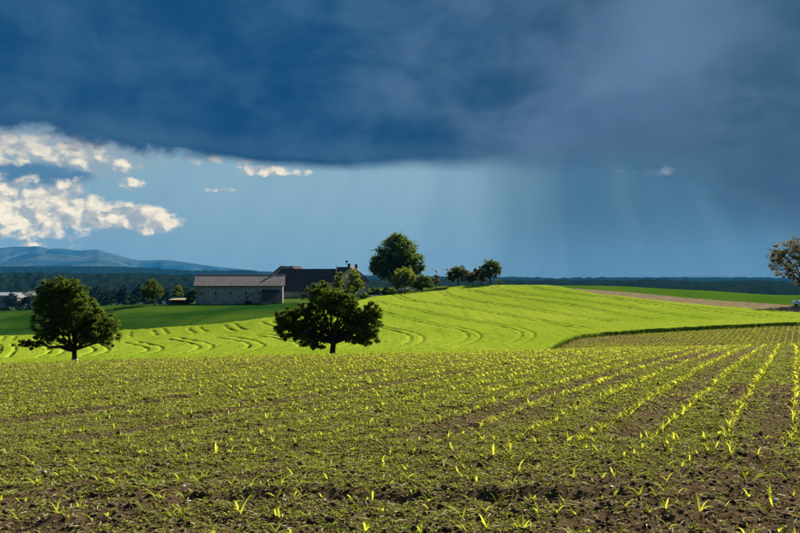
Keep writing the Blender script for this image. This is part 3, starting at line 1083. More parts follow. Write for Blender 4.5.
simple_tree('shrub', 'pointed yellow-green bush behind the low wooden shed', 178, 224,
            lambda py: [(178, 292, 5.5, 4), (178, 287.5, 3, 4)], 1500, .2, M['leaf_light'], 3, .1, 57, cat='bush', limbs=5, twigs=8)
simple_tree('roadside_tree', 'sparse russet-leaved tree behind the white car', 807, 178,
            lambda py: [(806, 258, 30, 17), (788, 256, 17, 14), (781, 262, 13, 13), (795, 246, 17, 10), (776, 254, 9, 8), (797, 276, 14, 11), (815, 275, 22, 14), (820, 250, 22, 15),
                        (786, 272, 9, 7, 0, .5)],
            9000, .20, M['leaf_brown'], 16, .28, 59, limbs=20, hollow=.25, clump=26, twigs=150)
for i, (bx, bd, w_, h_, mt, lab) in enumerate([
        (386, 236, 5, 4, 'leaf_mid', 'low green shrub under the left side of the shade tree'),
        (392, 232, 6, 3.5, 'leaf_dark', 'dark low hedge bush beside the farm track'),
        (345, 219, 7, 3.5, 'leaf_light', 'light green shrub between the two slim farmhouse trees'),
        (364, 226, 4.5, 2.6, 'leaf_light', 'light green bush against the lit end wall of the farmhouse'),
        (326, 221, 7, 4, 'leaf_mid', 'green bush in front of the farmhouse cream wall'),
        (375, 238, 6, 3.4, 'leaf_mid', 'low green bush at the bend of the farm track')]):
    p, py = foot(bx, bd)
    tree('shrub', lab, p, lob(bd, bx, py, [(bx, py - h_, w_, h_), (bx - w_ * .5, py - h_ * .7, w_ * .5, h_ * .7), (bx + w_ * .45, py - h_ * .8, w_ * .5, h_ * .8)]),
         1500, .2, M[mt], trunk=(h_ * .4 * bd / F, .07), limbs=5, seed=70 + i, cat='bush', clump=24, twigs=8)

# trees one can tell apart down in the valley
vt = [(12, 640, 9, 8), (30, 520, 11, 9), (44, 600, 8, 9), (104, 560, 7, 8), (112, 690, 10, 8), (122, 600, 8, 11), (131, 480, 7, 9), (138, 640, 7, 11), (147, 560, 8, 9),
      (164, 620, 9, 8), (174, 560, 8, 7), (-8, 560, 12, 9), (56, 680, 9, 8), (22, 430, 10, 4), (5, 420, 8, 5), (156, 760, 9, 9), (96, 760, 9, 8), (185, 700, 9, 8)]
for i, (bx, bd, w_, h_) in enumerate(vt):
    p, py = foot(bx, bd)
    tree('valley_tree', 'blue-green tree down in the valley beyond the meadow', p,
         lob(bd, bx, py, [(bx, py - h_ * 1.25, w_ * .8, h_ * .85), (bx - w_ * .45, py - h_ * .95, w_ * .6, h_ * .7), (bx + w_ * .5, py - h_ * .9, w_ * .55, h_ * .7), (bx + w_ * .1, py - h_ * 1.8, w_ * .5, h_ * .5)]),
         1700, bd * .0011, M['leaf_far'], trunk=(h_ * .6 * bd / F, .3), limbs=5, seed=200 + i, group='trees in the valley beyond the meadow', clump=22, twigs=0)

# ------------------------------------------------------------------ buildings
M['render'] = plain('render', (.26, .27, .25), (.40, .40, .37), .7, .95, .4, 9, spec=.1)
M['cream'] = plain('cream', (.42, .40, .31), (.55, .52, .42), .8, .95, .25, 9, spec=.1)
M['roof_old'] = plain('roof_old', (.11, .098, .092), (.27, .24, .22), 1.6, .9, .6, 14, stretch=(3, 1, 1), spec=.15)
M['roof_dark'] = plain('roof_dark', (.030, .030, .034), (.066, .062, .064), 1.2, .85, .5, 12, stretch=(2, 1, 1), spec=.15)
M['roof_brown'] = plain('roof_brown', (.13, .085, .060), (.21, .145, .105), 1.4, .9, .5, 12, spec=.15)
M['dark_glass'] = plain('dark_glass', (.006, .008, .010), (.015, .018, .02), 2, .2, 0, spec=.5)
M['wood_dark'] = plain('wood_dark', (.035, .024, .016), (.075, .052, .034), 4, .9, .5, 20, stretch=(1, 1, .2), spec=.1)
M['wood_light'] = plain('wood_light', (.20, .16, .11), (.33, .28, .2), 4, .9, .4, 20, stretch=(1, 1, .2), spec=.1)
M['white'] = plain('white', (.66, .66, .65), (.78, .78, .77), 2, .5, .0, spec=.3)
M['metal'] = plain('metal', (.22, .23, .24), (.34, .35, .36), 3, .5, .2, spec=.4)
M['black'] = plain('black', (.010, .010, .011), (.022, .022, .022), 4, .8, .2, spec=.2)
M['grey_wall'] = plain('grey_wall', (.20, .20, .20), (.30, .30, .29), .9, .95, .3, 8, spec=.1)
FROT = R(-2.5)

# the long barn
DB = 214.0
kb = DB / F
c0 = at(239.6, DB)
BROT = R(8)
barn = empty('barn', (c0.x, c0.y, c0.z), BROT)
tag(barn, 'long grey rendered barn with small square windows and weathered tile roof', 'barn')
bl, bw_ = 11.8, 10.5        # half length, depth
zb, ze, zr = -1.1, 5.1, 7.85
mb = MB()
mb.poly((-bl, 0, zb), (bl, 0, zb), (bl, 0, ze), (-bl, 0, ze))
mb.poly((bl, bw_, zb), (-bl, bw_, zb), (-bl, bw_, ze), (bl, bw_, ze))
mb.poly((-bl, bw_, zb), (-bl, 0, zb), (-bl, 0, ze), (-bl, bw_ / 2, zr), (-bl, bw_, ze))
mb.poly((bl, 0, zb), (bl, bw_, zb), (bl, bw_, ze), (bl, bw_ / 2, zr), (bl, 0, ze))
wall = mb.build('wall', M['render'], barn)
ov = .55
sl = (zr - ze) / (bw_ / 2)
mb = MB()
mb.slab((-bl - ov, -ov, ze - sl * ov + .22), (bl + ov, -ov, ze - sl * ov + .22), (bl + ov, bw_ / 2, zr + .22), (-bl - ov, bw_ / 2, zr + .22), .2)
roof = mb.build('roof', M['roof_old'], barn)
mb = MB()
mb.slab((bl + ov, bw_ + ov, ze - sl * ov + .22), (-bl - ov, bw_ + ov, ze - sl * ov + .22), (-bl - ov, bw_ / 2 + .01, zr + .22), (bl + ov, bw_ / 2 + .01, zr + .22), .2)
mb.build('roof', M['roof_old'], barn)
MB().tube([(-bl - ov, bw_ / 2, zr + .25), (bl + ov, bw_ / 2, zr + .25)], .13, 8).build('ridge_cap', M['roof_old'], roof)
MB().tube([(-bl - ov, -ov - .1, ze - sl * ov + .1), (bl + ov, -ov - .1, ze - sl * ov + .06)], .09, 8).build('gutter', M['black'], roof)
MB().box(8.6, 9.1, bw_ / 2 - .6, bw_ / 2 - .1, zr - .1, zr + .75).build('roof_vent', M['metal'], roof)
for i, wx in enumerate((-10.2, -6.45, -2.4, 1.7, 5.25)):
    w_ = MB()
    w_.box(wx - .30, wx + .30, -.02, .1, 2.55, 3.5)
    wo = w_.build('window', M['dark_glass'], barn)
    fr = MB()
    fr.box(wx - .46, wx - .303, -.07, .05, 2.40, 3.66).box(wx + .303, wx + .46, -.07, .05, 2.40, 3.66)
    fr.box(wx - .303, wx + .303, -.07, .05, 3.503, 3.66)
    fr.build('frame', M['cream'], wo)
    MB().box(wx - .55, wx + .55, -.14, .05, 2.25, 2.397).build('sill', M['cream'], wo)
MB().tube([(bl - .15, -.14, zb + .3), (bl - .15, -.14, ze - .3)], .09, 8).build('downpipe', M['white'], barn)
for bx_ in (-9.0, -4.0, .5, 4.0):
    h_ = .55 + .25 * rng.random()
    MB().box(bx_ - 1.6 * rng.random() - .6, bx_ + 1.2, -.05, .02, zb, zb + 1.1 + h_).build('plaster_patch', M['grey_wall'], wall)
# lean-to at the right end
lx0, lx1 = 6.0, 11.1
mb = MB()
mb.slab((lx0, -3.4, 1.75), (lx1, -3.4, 1.75), (lx1, -.05, 3.95), (lx0, -.05, 3.95), .12)
lt = mb.build('lean_to_roof', M['roof_dark'], barn)
for x_ in (lx0 + .15, (lx0 + lx1) / 2, lx1 - .15):
    MB().box(x_ - .09, x_ + .09, -3.3, -3.12, zb - .4, 1.66).build('post', M['wood_light'], lt)
MB().box(lx0 + .3, lx0 + 2.6, -3.25, -3.18, zb - .3, .75).build('board_screen', M['wood_light'], lt)
MB().box(lx0, lx0 + .1, -3.1, -.05, zb - .4, 1.6).build('side_wall', M['wood_dark'], lt)
# stair-like elevator leaning at the barn wall
ev = empty('hay_elevator', (c0 + Vector((2.6 * math.cos(BROT), 2.6 * math.sin(BROT), 0)) + Vector((-.3, -2.2, -.25))).to_tuple(), BROT)
tag(ev, 'dark hay elevator tilted up against the barn wall', 'elevator')
mb = MB()
mb.slab((-1.6, -.3, 1.35), (3.3, -.3, 4.2), (3.3, .3, 4.2), (-1.6, .3, 1.35), .16)
mb.build('conveyor', M['wood_dark'], ev)
MB().box(.0, .12, -.35, -.25, .2, 2.3).box(.0, .12, .25, .35, .2, 2.3).box(-.4, 1.3, -.4, .4, .35, 1.25).build('chassis', M['black'], ev)
for y_ in (-.5, .5):
    MB().tube([(.5, y_ - .08, .32), (.5, y_ + .08, .32)], .36, 14).build('wheel', M['black'], ev)

# low wooden shed between bush and barn
DW = 219.0
c1 = at(179.5, DW)
sh = empty('wood_shed', c1, FROT)
tag(sh, 'low dark wooden shed with pale roof edge beside the barn', 'shed')
hl = 2.75
for i in range(14):
    x_ = -hl + i * (2 * hl / 14)
    MB().box(x_ + .012, x_ + 2 * hl / 14 - .012, 0, .05 + .015 * (i % 2), -.7, 1.15).build('plank', M['wood_dark'], sh)
MB().box(-hl + .05, hl - .05, .08, 2.2, -.7, 1.1).build('body', M['wood_dark'], sh)
mb = MB()
mb.slab((-hl - .25, -.35, 1.18), (hl + .25, -.35, 1.18), (hl + .25, 2.5, 1.65), (-hl - .25, 2.5, 1.65), .1)
mb.build('roof', M['wood_light'], sh)
# white tank
c2 = at(164, 208)
tk = empty('water_tank', c2, .4)
tag(tk, 'small white water tank on the grass beside the leaning tree', 'tank')
MB().tube([(0, 0, -.15), (0, 0, .06), (0, 0, .12), (0, 0, .80), (0, 0, .93), (0, 0, .98)], [.42, .44, .46, .46, .36, .12], 16).build('body', M['white'], tk)
MB().tube([(0, 0, .98), (0, 0, 1.07)], .12, 12).build('cap', M['black'], tk)
MB().tube([(-.3, -.38, .1), (-.36, -.55, .1)], .04, 8).build('tap', M['metal'], tk)

# the courtyard farmhouse
DH = 240.0
kh = DH / F
ch = at(318, DH)
fh = empty('farmhouse', (ch.x, ch.y, 0), FROT)
tag(fh, 'dark-roofed courtyard farmhouse with tall chimneys behind the barn', 'farmhouse')


def hx(px):
    return (px - 318) * kh


def hz(py, d=DH):
    return EYE - (py - HOR) * d / F


zg = ch.z - 2.0
zrg = hz(268.8, 246)         # main ridge
zea = hz(291.0, 236)         # low eave of the left part
zeb = hz(281.8, 241)         # higher eave of the middle part
yr, ya = 6.5, -2.6
yb = ya + (zeb - zea) / (zrg - zea) * (yr - ya)
xl, xm, xf, xr_ = hx(266), hx(310), hx(334), hx(350)
xh = hx(277)
# walls
mb = MB()
mb.box(xl + .4, xm, ya + .7, 13, zg, zea + .2)
mb.build('wall', M['grey_wall'], fh)
mb = MB()
mb.box(xm + .02, xr_ + .5, yb + .5, 12.9, zg, zeb)
mb.build('wall', M['cream'], fh)
# front roof, left part running lower
mb = MB()
mb.slab((xl, ya, zea), (xm, ya, zea), (xm, yr, zrg), (xh, yr, zrg), .25)
rf = mb.build('roof', M['roof_dark'], fh)
mb = MB()
mb.slab((xm, yb, zeb), (xf, yb, zeb), (xf, yr, zrg), (xm, yr, zrg), .25)
mb.build('roof', M['roof_dark'], fh)
mb = MB()
mb.slab((xf, yr * 2 - yb, zeb), (xl, yr * 2 - yb, zeb), (xh, yr + .02, zrg), (xf, yr + .02, zrg), .25)
mb.build('roof', M['roof_dark'], fh)
# taller right part with its own ridge
zr2 = hz(267.0, 246)
mb = MB()
mb.slab((xf + .3, yb, zeb + .1), (xr_, yb, zeb + .1), (xr_, yr, zr2), (xf + .3, yr, zr2), .25)
mb.build('roof', M['roof_dark'], fh)
mb = MB()
mb.slab((xr_, yr * 2 - yb, zeb), (xf + .3, yr * 2 - yb, zeb), (xf + .3, yr + .02, zr2), (xr_, yr + .02, zr2), .25)
mb.build('roof', M['roof_dark'], fh)
# fire wall rising through the roof
mb = MB()
dy = .28
mb.v = [(xf + s_ * .16 + .15, y_, z_) for s_ in (-1, 1) for y_, z_ in ((yb - .1, zeb - .3), (yb - .1, zeb + .45), (yr, zr2 + .35), (yr * 2 - yb, zeb + .45), (yr * 2 - yb, zeb - .3))]
mb.f = [(4, 3, 2, 1, 0), (5, 6, 7, 8, 9), (0, 1, 6, 5), (1, 2, 7, 6), (2, 3, 8, 7), (3, 4, 9, 8), (4, 0, 5, 9)]
mb.build('fire_wall', M['grey_wall'], fh)
# left wing running back, hipped towards us
zl = hz(266.2, 252)
xw = hx(278.5)
mb = MB()
hw = hx(278.5) - hx(262.5)
zlo = hz(276.5, 250)
mb.slab((xw - hw, 9, zlo), (xw - 1.5, 11.5, zl), (xw - 1.5, 30, zl), (xw - hw, 30, zlo), -.25)
mb.build('roof', M['roof_dark'], fh)
mb = MB()
mb.slab((xw + hw, 9, zlo), (xw + 1.5, 11.5, zl), (xw + 1.5, 30, zl), (xw + hw, 30, zlo), .25)
mb.build('roof', M['roof_dark'], fh)
mb = MB()
mb.slab((xw - hw, 9, zlo), (xw + hw, 9, zlo), (xw + 1.5, 11.5, zl), (xw - 1.5, 11.5, zl), .25)
mb.slab((xw - 1.5, 11.5, zl + .002), (xw + 1.5, 11.5, zl + .002), (xw + 1.5, 30, zl + .002), (xw - 1.5, 30, zl + .002), .2)
mb.build('roof', M['roof_old'], fh)
MB().box(xw - hw + .4, xw + hw - .4, 13.2, 29.5, zg, zlo + .1).build('wall', M['grey_wall'], fh)
# left hip face of the front roof
mb = MB()
mb.slab((xl, 15, zeb), (xl, ya, zea), (xh, yr - .01, zrg - .01), (xh, yr + .3, zrg - .01), .25)
mb.build('roof', M['roof_dark'], fh)
# right wing: gable towards us, lit slope to the right
xg, hwr = hx(350.3), hx(364.5) - hx(350.3)
zgr, zer = hz(266.4, 239), hz(280, 239)
y0, y1 = -1.5, 15.0
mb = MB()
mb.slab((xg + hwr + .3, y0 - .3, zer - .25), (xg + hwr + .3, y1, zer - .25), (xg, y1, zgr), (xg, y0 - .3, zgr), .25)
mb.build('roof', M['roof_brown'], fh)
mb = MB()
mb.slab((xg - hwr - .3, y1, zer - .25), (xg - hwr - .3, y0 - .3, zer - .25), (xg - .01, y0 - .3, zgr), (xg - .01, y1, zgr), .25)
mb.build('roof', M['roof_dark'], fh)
mb = MB()
mb.poly((xg - hwr, y0, zg), (xg + hwr, y0, zg), (xg + hwr, y0, zer - .3), (xg, y0, zgr - .3), (xg - hwr, y0, zer - .3))
mb.poly((xg + hwr, y0, zg), (xg + hwr, y1 - .2, zg), (xg + hwr, y1 - .2, zer - .3), (xg + hwr, y0, zer - .3))
mb.poly((xg + hwr, y1 - .2, zg), (xg - hwr, y1 - .2, zg), (xg - hwr, y1 - .2, zer - .3), (xg, y1 - .2, zgr - .3), (xg + hwr, y1 - .2, zer - .3))
mb.poly((xg - hwr, y1 - .2, zg), (xg - hwr, y0, zg), (xg - hwr, y0, zer - .3), (xg - hwr, y1 - .2, zer - .3))
mb.build('wall', M['cream'], fh)
for wx in (-2.6, -.2, 2.2):
    wo = MB().box(xg + wx, xg + wx + .9, y0 - .03, y0 + .1, zer - 2.4, zer - 1.1).build('window', M['dark_glass'], fh)
    MB().box(xg + wx - .12, xg + wx + 1.02, y0 - .10, y0 + .05, zer - 2.55, zer - 2.42).build('sill', M['grey_wall'], wo)
for wy in (2.0, 6.0, 10.0):
    wo = MB().box(xg + hwr - .05, xg + hwr + .03, y0 + wy, y0 + wy + 1.0, zer - 2.5, zer - 1.2).build('window', M['dark_glass'], fh)
    MB().box(xg + hwr - .05, xg + hwr + .10, y0 + wy - .1, y0 + wy + 1.1, zer - 2.65, zer - 2.52).build('sill', M['grey_wall'], wo)
for wx in (xm + 1.4, xm + 4.0):
    wo = MB().box(wx, wx + .9, yb + .47, yb + .6, zeb - 2.3, zeb - 1.1).build('window', M['dark_glass'], fh)
    MB().box(wx - .1, wx + 1.0, yb + .40, yb + .55, zeb - 2.45, zeb - 2.32).build('sill', M['grey_wall'], wo)
for (x_, y_, z0_, z1_) in ((xg - .5, 1.6, zgr - 1.2, zgr + .75), (xg + .5, 13.6, zgr - 1.5, zgr + .75)):
    cm = MB().box(x_ - .38, x_ + .38, y_ - .38, y_ + .38, z0_, z1_).build('chimney', M['black'], fh)
    MB().box(x_ - .48, x_ + .48, y_ - .48, y_ + .48, z1_ + .003, z1_ + .14).build('cap', M['black'], cm)
# siren mast
sx = hx(344.5)
ms = MB().tube([(sx, yr, zr2 - .5), (sx, yr, hz(262.3, 246))], .05, 8).build('siren_mast', M['metal'], fh)
zt_ = hz(262.3, 246)
MB().tube([(sx, yr, zt_ - .35), (sx, yr, zt_ + .05), (sx, yr, zt_ + .15), (sx, yr, zt_ + .45), (sx, yr, zt_ + .62)], [.12, .16, .48, .42, .08], 14).build('siren_head', M['black'], ms)

# valley buildings
def far_house(px, d, w_, dp, h_, rh, rot, wm, rm, label):
    c_ = at(px, d)
    r_ = empty('valley_building', c_, rot)
    tag(r_, label, 'building')
    MB().box(-w_ / 2, w_ / 2, 0, dp, -1.5, h_).build('wall', wm, r_)
    mb = MB()
    mb.slab((-w_ / 2 - .5, -.5, h_ + .05), (w_ / 2 + .5, -.5, h_ + .05), (w_ / 2 + .5, dp / 2, h_ + rh), (-w_ / 2 - .5, dp / 2, h_ + rh), .2)
    mb.build('roof', rm, r_)
    mb = MB()
    mb.slab((w_ / 2 + .5, dp + .5, h_ + .05), (-w_ / 2 - .5, dp + .5, h_ + .05), (-w_ / 2 - .5, dp / 2 + .02, h_ + rh), (w_ / 2 + .5, dp / 2 + .02, h_ + rh), .2)
    mb.build('roof', rm, r_)
    MB().poly((-w_ / 2, .02, h_), (-w_ / 2, dp / 2, h_ + rh - .1), (-w_ / 2, dp - .02, h_)).build('gable', wm, r_)
    mb = MB()
    mb.poly((w_ / 2, .02, h_), (w_ / 2, dp - .02, h_), (w_ / 2, dp / 2, h_ + rh - .1))
    mb.build('gable', wm, r_)
    n_ = int(w_ / 4)
    for i in range(n_):
        x_ = -w_ / 2 + (i + .5) * w_ / n_
        MB().box(x_ - .6, x_ + .6, -.05, .1, h_ * .45, h_ * .45 + 1.6).build('window', M['dark_glass'], r_)
    return r_


M['pale_roof'] = plain('pale_roof', (.26, .27, .29), (.36, .38, .4), .5, .6, 0, spec=.3)
far_house(4, 760, 26, 16, 9.5, 3, R(-6), M['grey_wall'], M['pale_roof'], 'long valley building with a pale metal roof')
far_house(28.5, 800, 10, 14, 10, 3, R(-14), M['cream'], M['roof_old'], 'small brown-roofed house in the valley')
far_house(37.5, 780, 6, 10, 14, 2.5, R(-30), M['cream'], M['roof_old'], 'narrow pale tower-like house in the valley')

# ------------------------------------------------------------------ cars
def car(label, loc, rz, paint):
    r_ = empty('parked_car', loc, rz)
    tag(r_, label, 'car')
    prof = [(-2.05, .32), (-2.12, .55), (-2.05, .80), (-1.75, .90), (-1.05, .98), (-.45, 1.42), (-.2, 1.48), (.9, 1.50), (1.45, 1.42), (1.95, 1.02), (2.1, .92), (2.14, .5), (2.05, .32)]
    mb = MB()
    n_ = len(prof)
    mid = []
    for sx_, wf_ in ((-1, 1.0), (1, 1.0)):
        for (x_, z_) in prof:
            w_ = .86 if z_ < .95 else .86 - .16 * min(1, (z_ - .95) / .45)
            mid.append((x_, sx_ * w_, z_))
    mb.v = mid
    mb.f = [tuple(range(n_))[::-1], tuple(range(n_, 2 * n_))] + [(i, (i + 1) % n_, n_ + (i + 1) % n_, n_ + i) for i in range(n_)]
    mb.build('body', paint, r_, bevel=.05)
    for s_ in (-1, 1):
        mb = MB()
        mb.poly(*[(x_, s_ * (.875 - .16 * min(1, (z_ - .95) / .45)), z_) for x_, z_ in ((-.78, 1.02), (-.38, 1.36), (.9, 1.41), (1.35, 1.34), (1.6, 1.04))])
        mb.build('side_window', M['dark_glass'], r_)
        for x_ in (-1.3, 1.3):
            w_ = MB().tube([(x_, s_ * .70, .32), (x_, s_ * .90, .32)], .33, 16).build('wheel', M['black'], r_)
            MB().tube([(x_, s_ * .895, .32), (x_, s_ * .915, .32)], .19, 12).build('rim', M['metal'], w_)
        MB().box(-2.13, -2.02, s_ * .62 - .16, s_ * .62 + .16, .64, .78).build('headlight', M['metal'], r_)
    mb = MB()
    mb.poly((-1.03, -.70, 1.005), (-.47, -.62, 1.425), (-.47, .62, 1.425), (-1.03, .70, 1.005))
    mb.build('windscreen', M['dark_glass'], r_)
    return r_


M['paint_white'] = plain('paint_white', (.70, .69, .68), (.76, .75, .74), 1, .3, 0, spec=.5)
u_, d_ = (808.5 - 400) / F, 168.0
cpos = at(805.5, 172)
vn = car('white car parked under the russet-leaved tree', cpos + Vector((0, 0, .02)), R(6), M['paint_white'])
vn.scale = (1.22, 1.22, 1.28)
car('white car parked in the shade near the low bushy tree', at(412, 249) + Vector((0, 0, .02)), R(4), M['paint_white'])
car('white car parked tail-on deep in the shade of the large tree', at(402.5, 252) + Vector((0, 0, .02)), R(70), M['paint_white'])

# farm track, a pale strip bending to the house
mb = MB()
tpts = [at(x_, d_) for x_, d_ in ((372, 233), (380, 240), (389, 247), (400, 254))]
for a, b in zip(tpts[:-1], tpts[1:]):
    nrm = Vector((-(b - a).y, (b - a).x, 0)).normalized() * 1.4
    mb.poly(*[p + Vector((0, 0, .12)) for p in (a - nrm, b - nrm, b + nrm, a + nrm)])
M['track'] = plain('track', (.24, .23, .21), (.36, .35, .32), 1, .95, .3)
tag(mb.build('farm_track', M['track']), 'pale gravel farm track bending towards the farmhouse', kind='structure')

# ------------------------------------------------------------------ steam beyond the horizon
M['steam'] = plain('steam', (.80, .80, .80), (.88, .88, .88), .05, 1, 0, spec=0)


def plume(px, py0, lean, h_px, label, seed):
    d = 3600.0
    k = d / F
    g = np.random.default_rng(seed)
    V, Fc, n = [], [], 0
    import bmesh
    bm = bmesh.new()
    for i in range(46):
        t = g.random()
        r_ = k * (.25 + .5 * t) * (.5 + .7 * g.random())
        c_ = Vector((lean * h_px * k * t + g.normal() * k * (.35 + .8 * t), g.normal() * k, h_px * k * t + g.normal() * k * .5))
        ret = bmesh.ops.create_icosphere(bm, subdivisions=2, radius=r_, matrix=Matrix.Translation(c_))
        for v in ret['verts']:
            q = (v.co - c_)
            v.co = c_ + q * (.75 + .5 * float(vnoise(np.array(q.x / k * 2 + i * 3.1), np.array(q.z / k * 2 + q.y / k), seed)))
    me = bpy.data.meshes.new('steam_plume')
    bm.to_mesh(me)
    bm.free()
    me.polygons.foreach_set('use_smooth', np.ones(len(me.polygons), bool))
    o = obj('steam_plume', me, M['steam'])
    o.location = ((px - 400) / F * d, d, EYE + (HOR - py0) * d / F)
    tag(o, label, 'steam')


plume(439.5, 274.5, -.75, 6, 'taller white steam plume rising beyond the woods behind the hilltop', 3)
plume(451, 271.5, -1.6, 3, 'smaller white steam wisp drifting beside the hilltop row of trees', 5)

# ------------------------------------------------------------------ weeds, straw, clods
def scatter(n, dmin, dmax, seed, power=1.0, umax=.56):
    """points spread evenly over the plan of the field in front of the camera."""
    g = np.random.default_rng(seed)
    d = np.sqrt(dmin ** 2 + (dmax ** 2 - dmin ** 2) * g.random(n)) if power == 1 else dmin * (dmax / dmin) ** g.random(n)
    u = (g.random(n) * 2 - 1) * umax
    return u * d, d, g


def weed_density(X, Y):
    a = X * ROWNRM[0] + Y * ROWNRM[1]
    b = X * ROWDIR[0] + Y * ROWDIR[1]
    n = fbm(X * .35, Y * .35, 3, 51) * .36 + fbm(a * 1.33, b * .10, 3, 53, .7) * .64
    near = np.clip((Y - 5) / 9, 0, 1)
    right = np.clip((X / np.maximum(Y, 1) + .1) / .6, 0, 1)
    ph = ((a + .12) / .75) % 8
    tr = np.minimum(np.abs(ph - 2.5), np.abs(ph - 5.5)) * .75
    w = np.clip((n - .385 + .20 * near - .19 * right) * 7.0, 0, 1) * (.40 + .60 * near) * (1 - .35 * right)
    w = w * (1 - .88 * np.exp(-(tr / .34) ** 2) * (Y > HEAD))
    rut = Y - (6.72 + .015 * X)
    w = w * (1 - .9 * np.exp(-(rut / .22) ** 2) * (X < 3.4))
    return np.clip(w + .07, 0, 1)


def blades(X, Y, Z, g, k, size, tilt, wid):
    """k leaflets per point, four-cornered, springing outwards from the point."""
    n = len(X)
    P = np.repeat(np.stack([X, Y, Z], -1), k, 0)
    an = g.random(n * k) * 2 * np.pi
    ti = tilt[0] + (tilt[1] - tilt[0]) * g.random(n * k)
    s = np.repeat(size, k) * (.6 + .8 * g.random(n * k))
    dr = np.stack([np.cos(an) * np.cos(ti), np.sin(an) * np.cos(ti), np.sin(ti)], -1) * s[:, None]
    sd = np.stack([-np.sin(an), np.cos(an), np.zeros(n * k)], -1) * (s * wid)[:, None]
    sd[:, 2] = (g.random(n * k) - .5) * s * wid
    mid = P + dr * .55
    tip = P + dr
    tip[:, 2] -= s * .12
    V = np.stack([P, mid + sd, tip, mid - sd], 1).reshape(-1, 3)
    val = np.repeat(np.clip(np.repeat(g.random(n), k) * .7 + g.random(n * k) * .4, 0, 1), 4)
    return V, np.arange(n * k * 4).reshape(-1, 4), val


def ground_z(X, Y):
    return T(X, Y) + soil_h(X, Y) * np.clip((50 - Y) / 4, 0, 1)


def stuff(name, parts, mat, label, cat):
    Vs, Fs, As, k = [], [], [], 0
    for V, Fc, a in parts:
        Vs.append(V)
        Fs.append(Fc + k)
        As.append(a)
        k += len(V)
    me = mesh_np(name, np.concatenate(Vs), np.concatenate(Fs))
    attr(me, 'v', np.concatenate(As))
    return tag(obj(name, me, mat), label, cat, kind='stuff')


parts = []
for (n, d0, d1, sz, k, sd) in ((170000, 4.2, 12, .019, 4, 91), (200000, 12, 26, .036, 3, 92), (140000, 26, 56, .062, 2, 93)):
    X, Y, g = scatter(n, d0, d1, sd, umax=.60)
    keep = g.random(n) < weed_density(X, Y)
    X, Y = X[keep], Y[keep]
    parts.append(blades(X, Y, ground_z(X, Y) + .003, g, k, sz * (.6 + .8 * g.random(len(X))), (.1, 1.0), .30))
stuff('weeds', parts, M['weed'], 'low green weeds spread over the corn field', 'weeds')

parts = []
for n, d0, d1, wd, sd in ((9000, 4.2, 12, .05, 95), (110000, 12, 56, .11, 94)):
    X, Y, g = scatter(n, d0, d1, sd)
    parts.append(blades(X, Y, ground_z(X, Y) + .012, g, 1, .04 + .05 * g.random(len(X)), (-.1, .4), wd))
stuff('straw_residue', parts, M['straw'], 'bits of dry straw lying on the soil', 'straw')

ico = np.array([(0, 0, 1)] + [(.894 * math.cos(i * 1.2566), .894 * math.sin(i * 1.2566), .447) for i in range(5)]
               + [(.894 * math.cos(i * 1.2566 + .628), .894 * math.sin(i * 1.2566 + .628), -.447) for i in range(5)] + [(0, 0, -1)])
icf = np.array([(0, 1 + i, 1 + (i + 1) % 5) for i in range(5)] + [(1 + i, 6 + i, 1 + (i + 1) % 5) for i in range(5)]
               + [(1 + (i + 1) % 5, 6 + i, 6 + (i + 1) % 5) for i in range(5)] + [(11, 6 + (i + 1) % 5, 6 + i) for i in range(5)])


def lumps(n, d0, d1, s0, s1, seed):
    X, Y, g = scatter(n, d0, d1, seed, 2)
    s = s0 + (s1 - s0) * g.random(n) ** 2.5
    V = ico[None] * (1 + .28 * g.normal(size=(n, 12, 1))) * s[:, None, None] * np.array([1, 1, .7])
    an = g.random(n) * 6.28
    c_, si = np.cos(an)[:, None], np.sin(an)[:, None]
    V = np.stack([V[..., 0] * c_ - V[..., 1] * si, V[..., 0] * si + V[..., 1] * c_, V[..., 2]], -1)
    V += np.stack([X, Y, ground_z(X, Y) + s * .15], -1)[:, None]
    Fc = (icf[None] + (np.arange(n) * 12)[:, None, None]).reshape(-1, 3)
    return V.reshape(-1, 3), Fc, np.repeat(g.random(n), 12)


stuff('soil_clods', [lumps(6000, 4.2, 24, .010, .036, 97), lumps(16000, 4.2, 16, .005, .020, 96)], M['clod'], 'dry crumbly clods of dark soil', 'soil')
M['pebble'] = plain('pebble', (.24, .22, .20), (.42, .40, .36), 4, .8, .2)
stuff('pebbles', [lumps(140, 4.2, 20, .010, .026, 98)], M['pebble'], 'small pale stones scattered on the soil', 'stones')

# ears and blade tips standing above the wheat canopy
g = np.random.default_rng(140)
uw = (g.random(260000) * 2 - 1) * .60
dw = 74 * (258 / 74) ** g.random(260000)
ok = inside(uw, dw, WHEAT)
uw, dw = uw[ok], dw[ok]
iu = np.clip(np.round((uw - US[0]) / (US[1] - US[0])).astype(int), 0, len(US) - 1)
jd = np.clip(np.searchsorted(DS, dw), 0, len(DS) - 1)
ok = (tdist[jd, iu] > .75) & (g.random(len(uw)) < .55) & in_wheat[jd, iu]
uw, dw, iu, jd = uw[ok], dw[ok], iu[ok], jd[ok]
zw = ZZ[jd, iu] - .05
M['wheat_tip'] = leaf_mat('wheat_tip', (.11, .155, .012), (.17, .21, .02), .5, (.21, .26, .018))
stuff('wheat_tips', [blades(uw * dw, dw, zw, g, 1, .10 + .09 * g.random(len(uw)), (.5, 1.35), .22)], M['wheat_tip'], 'upright blade tips of the yellow-green wheat crop', 'wheat')

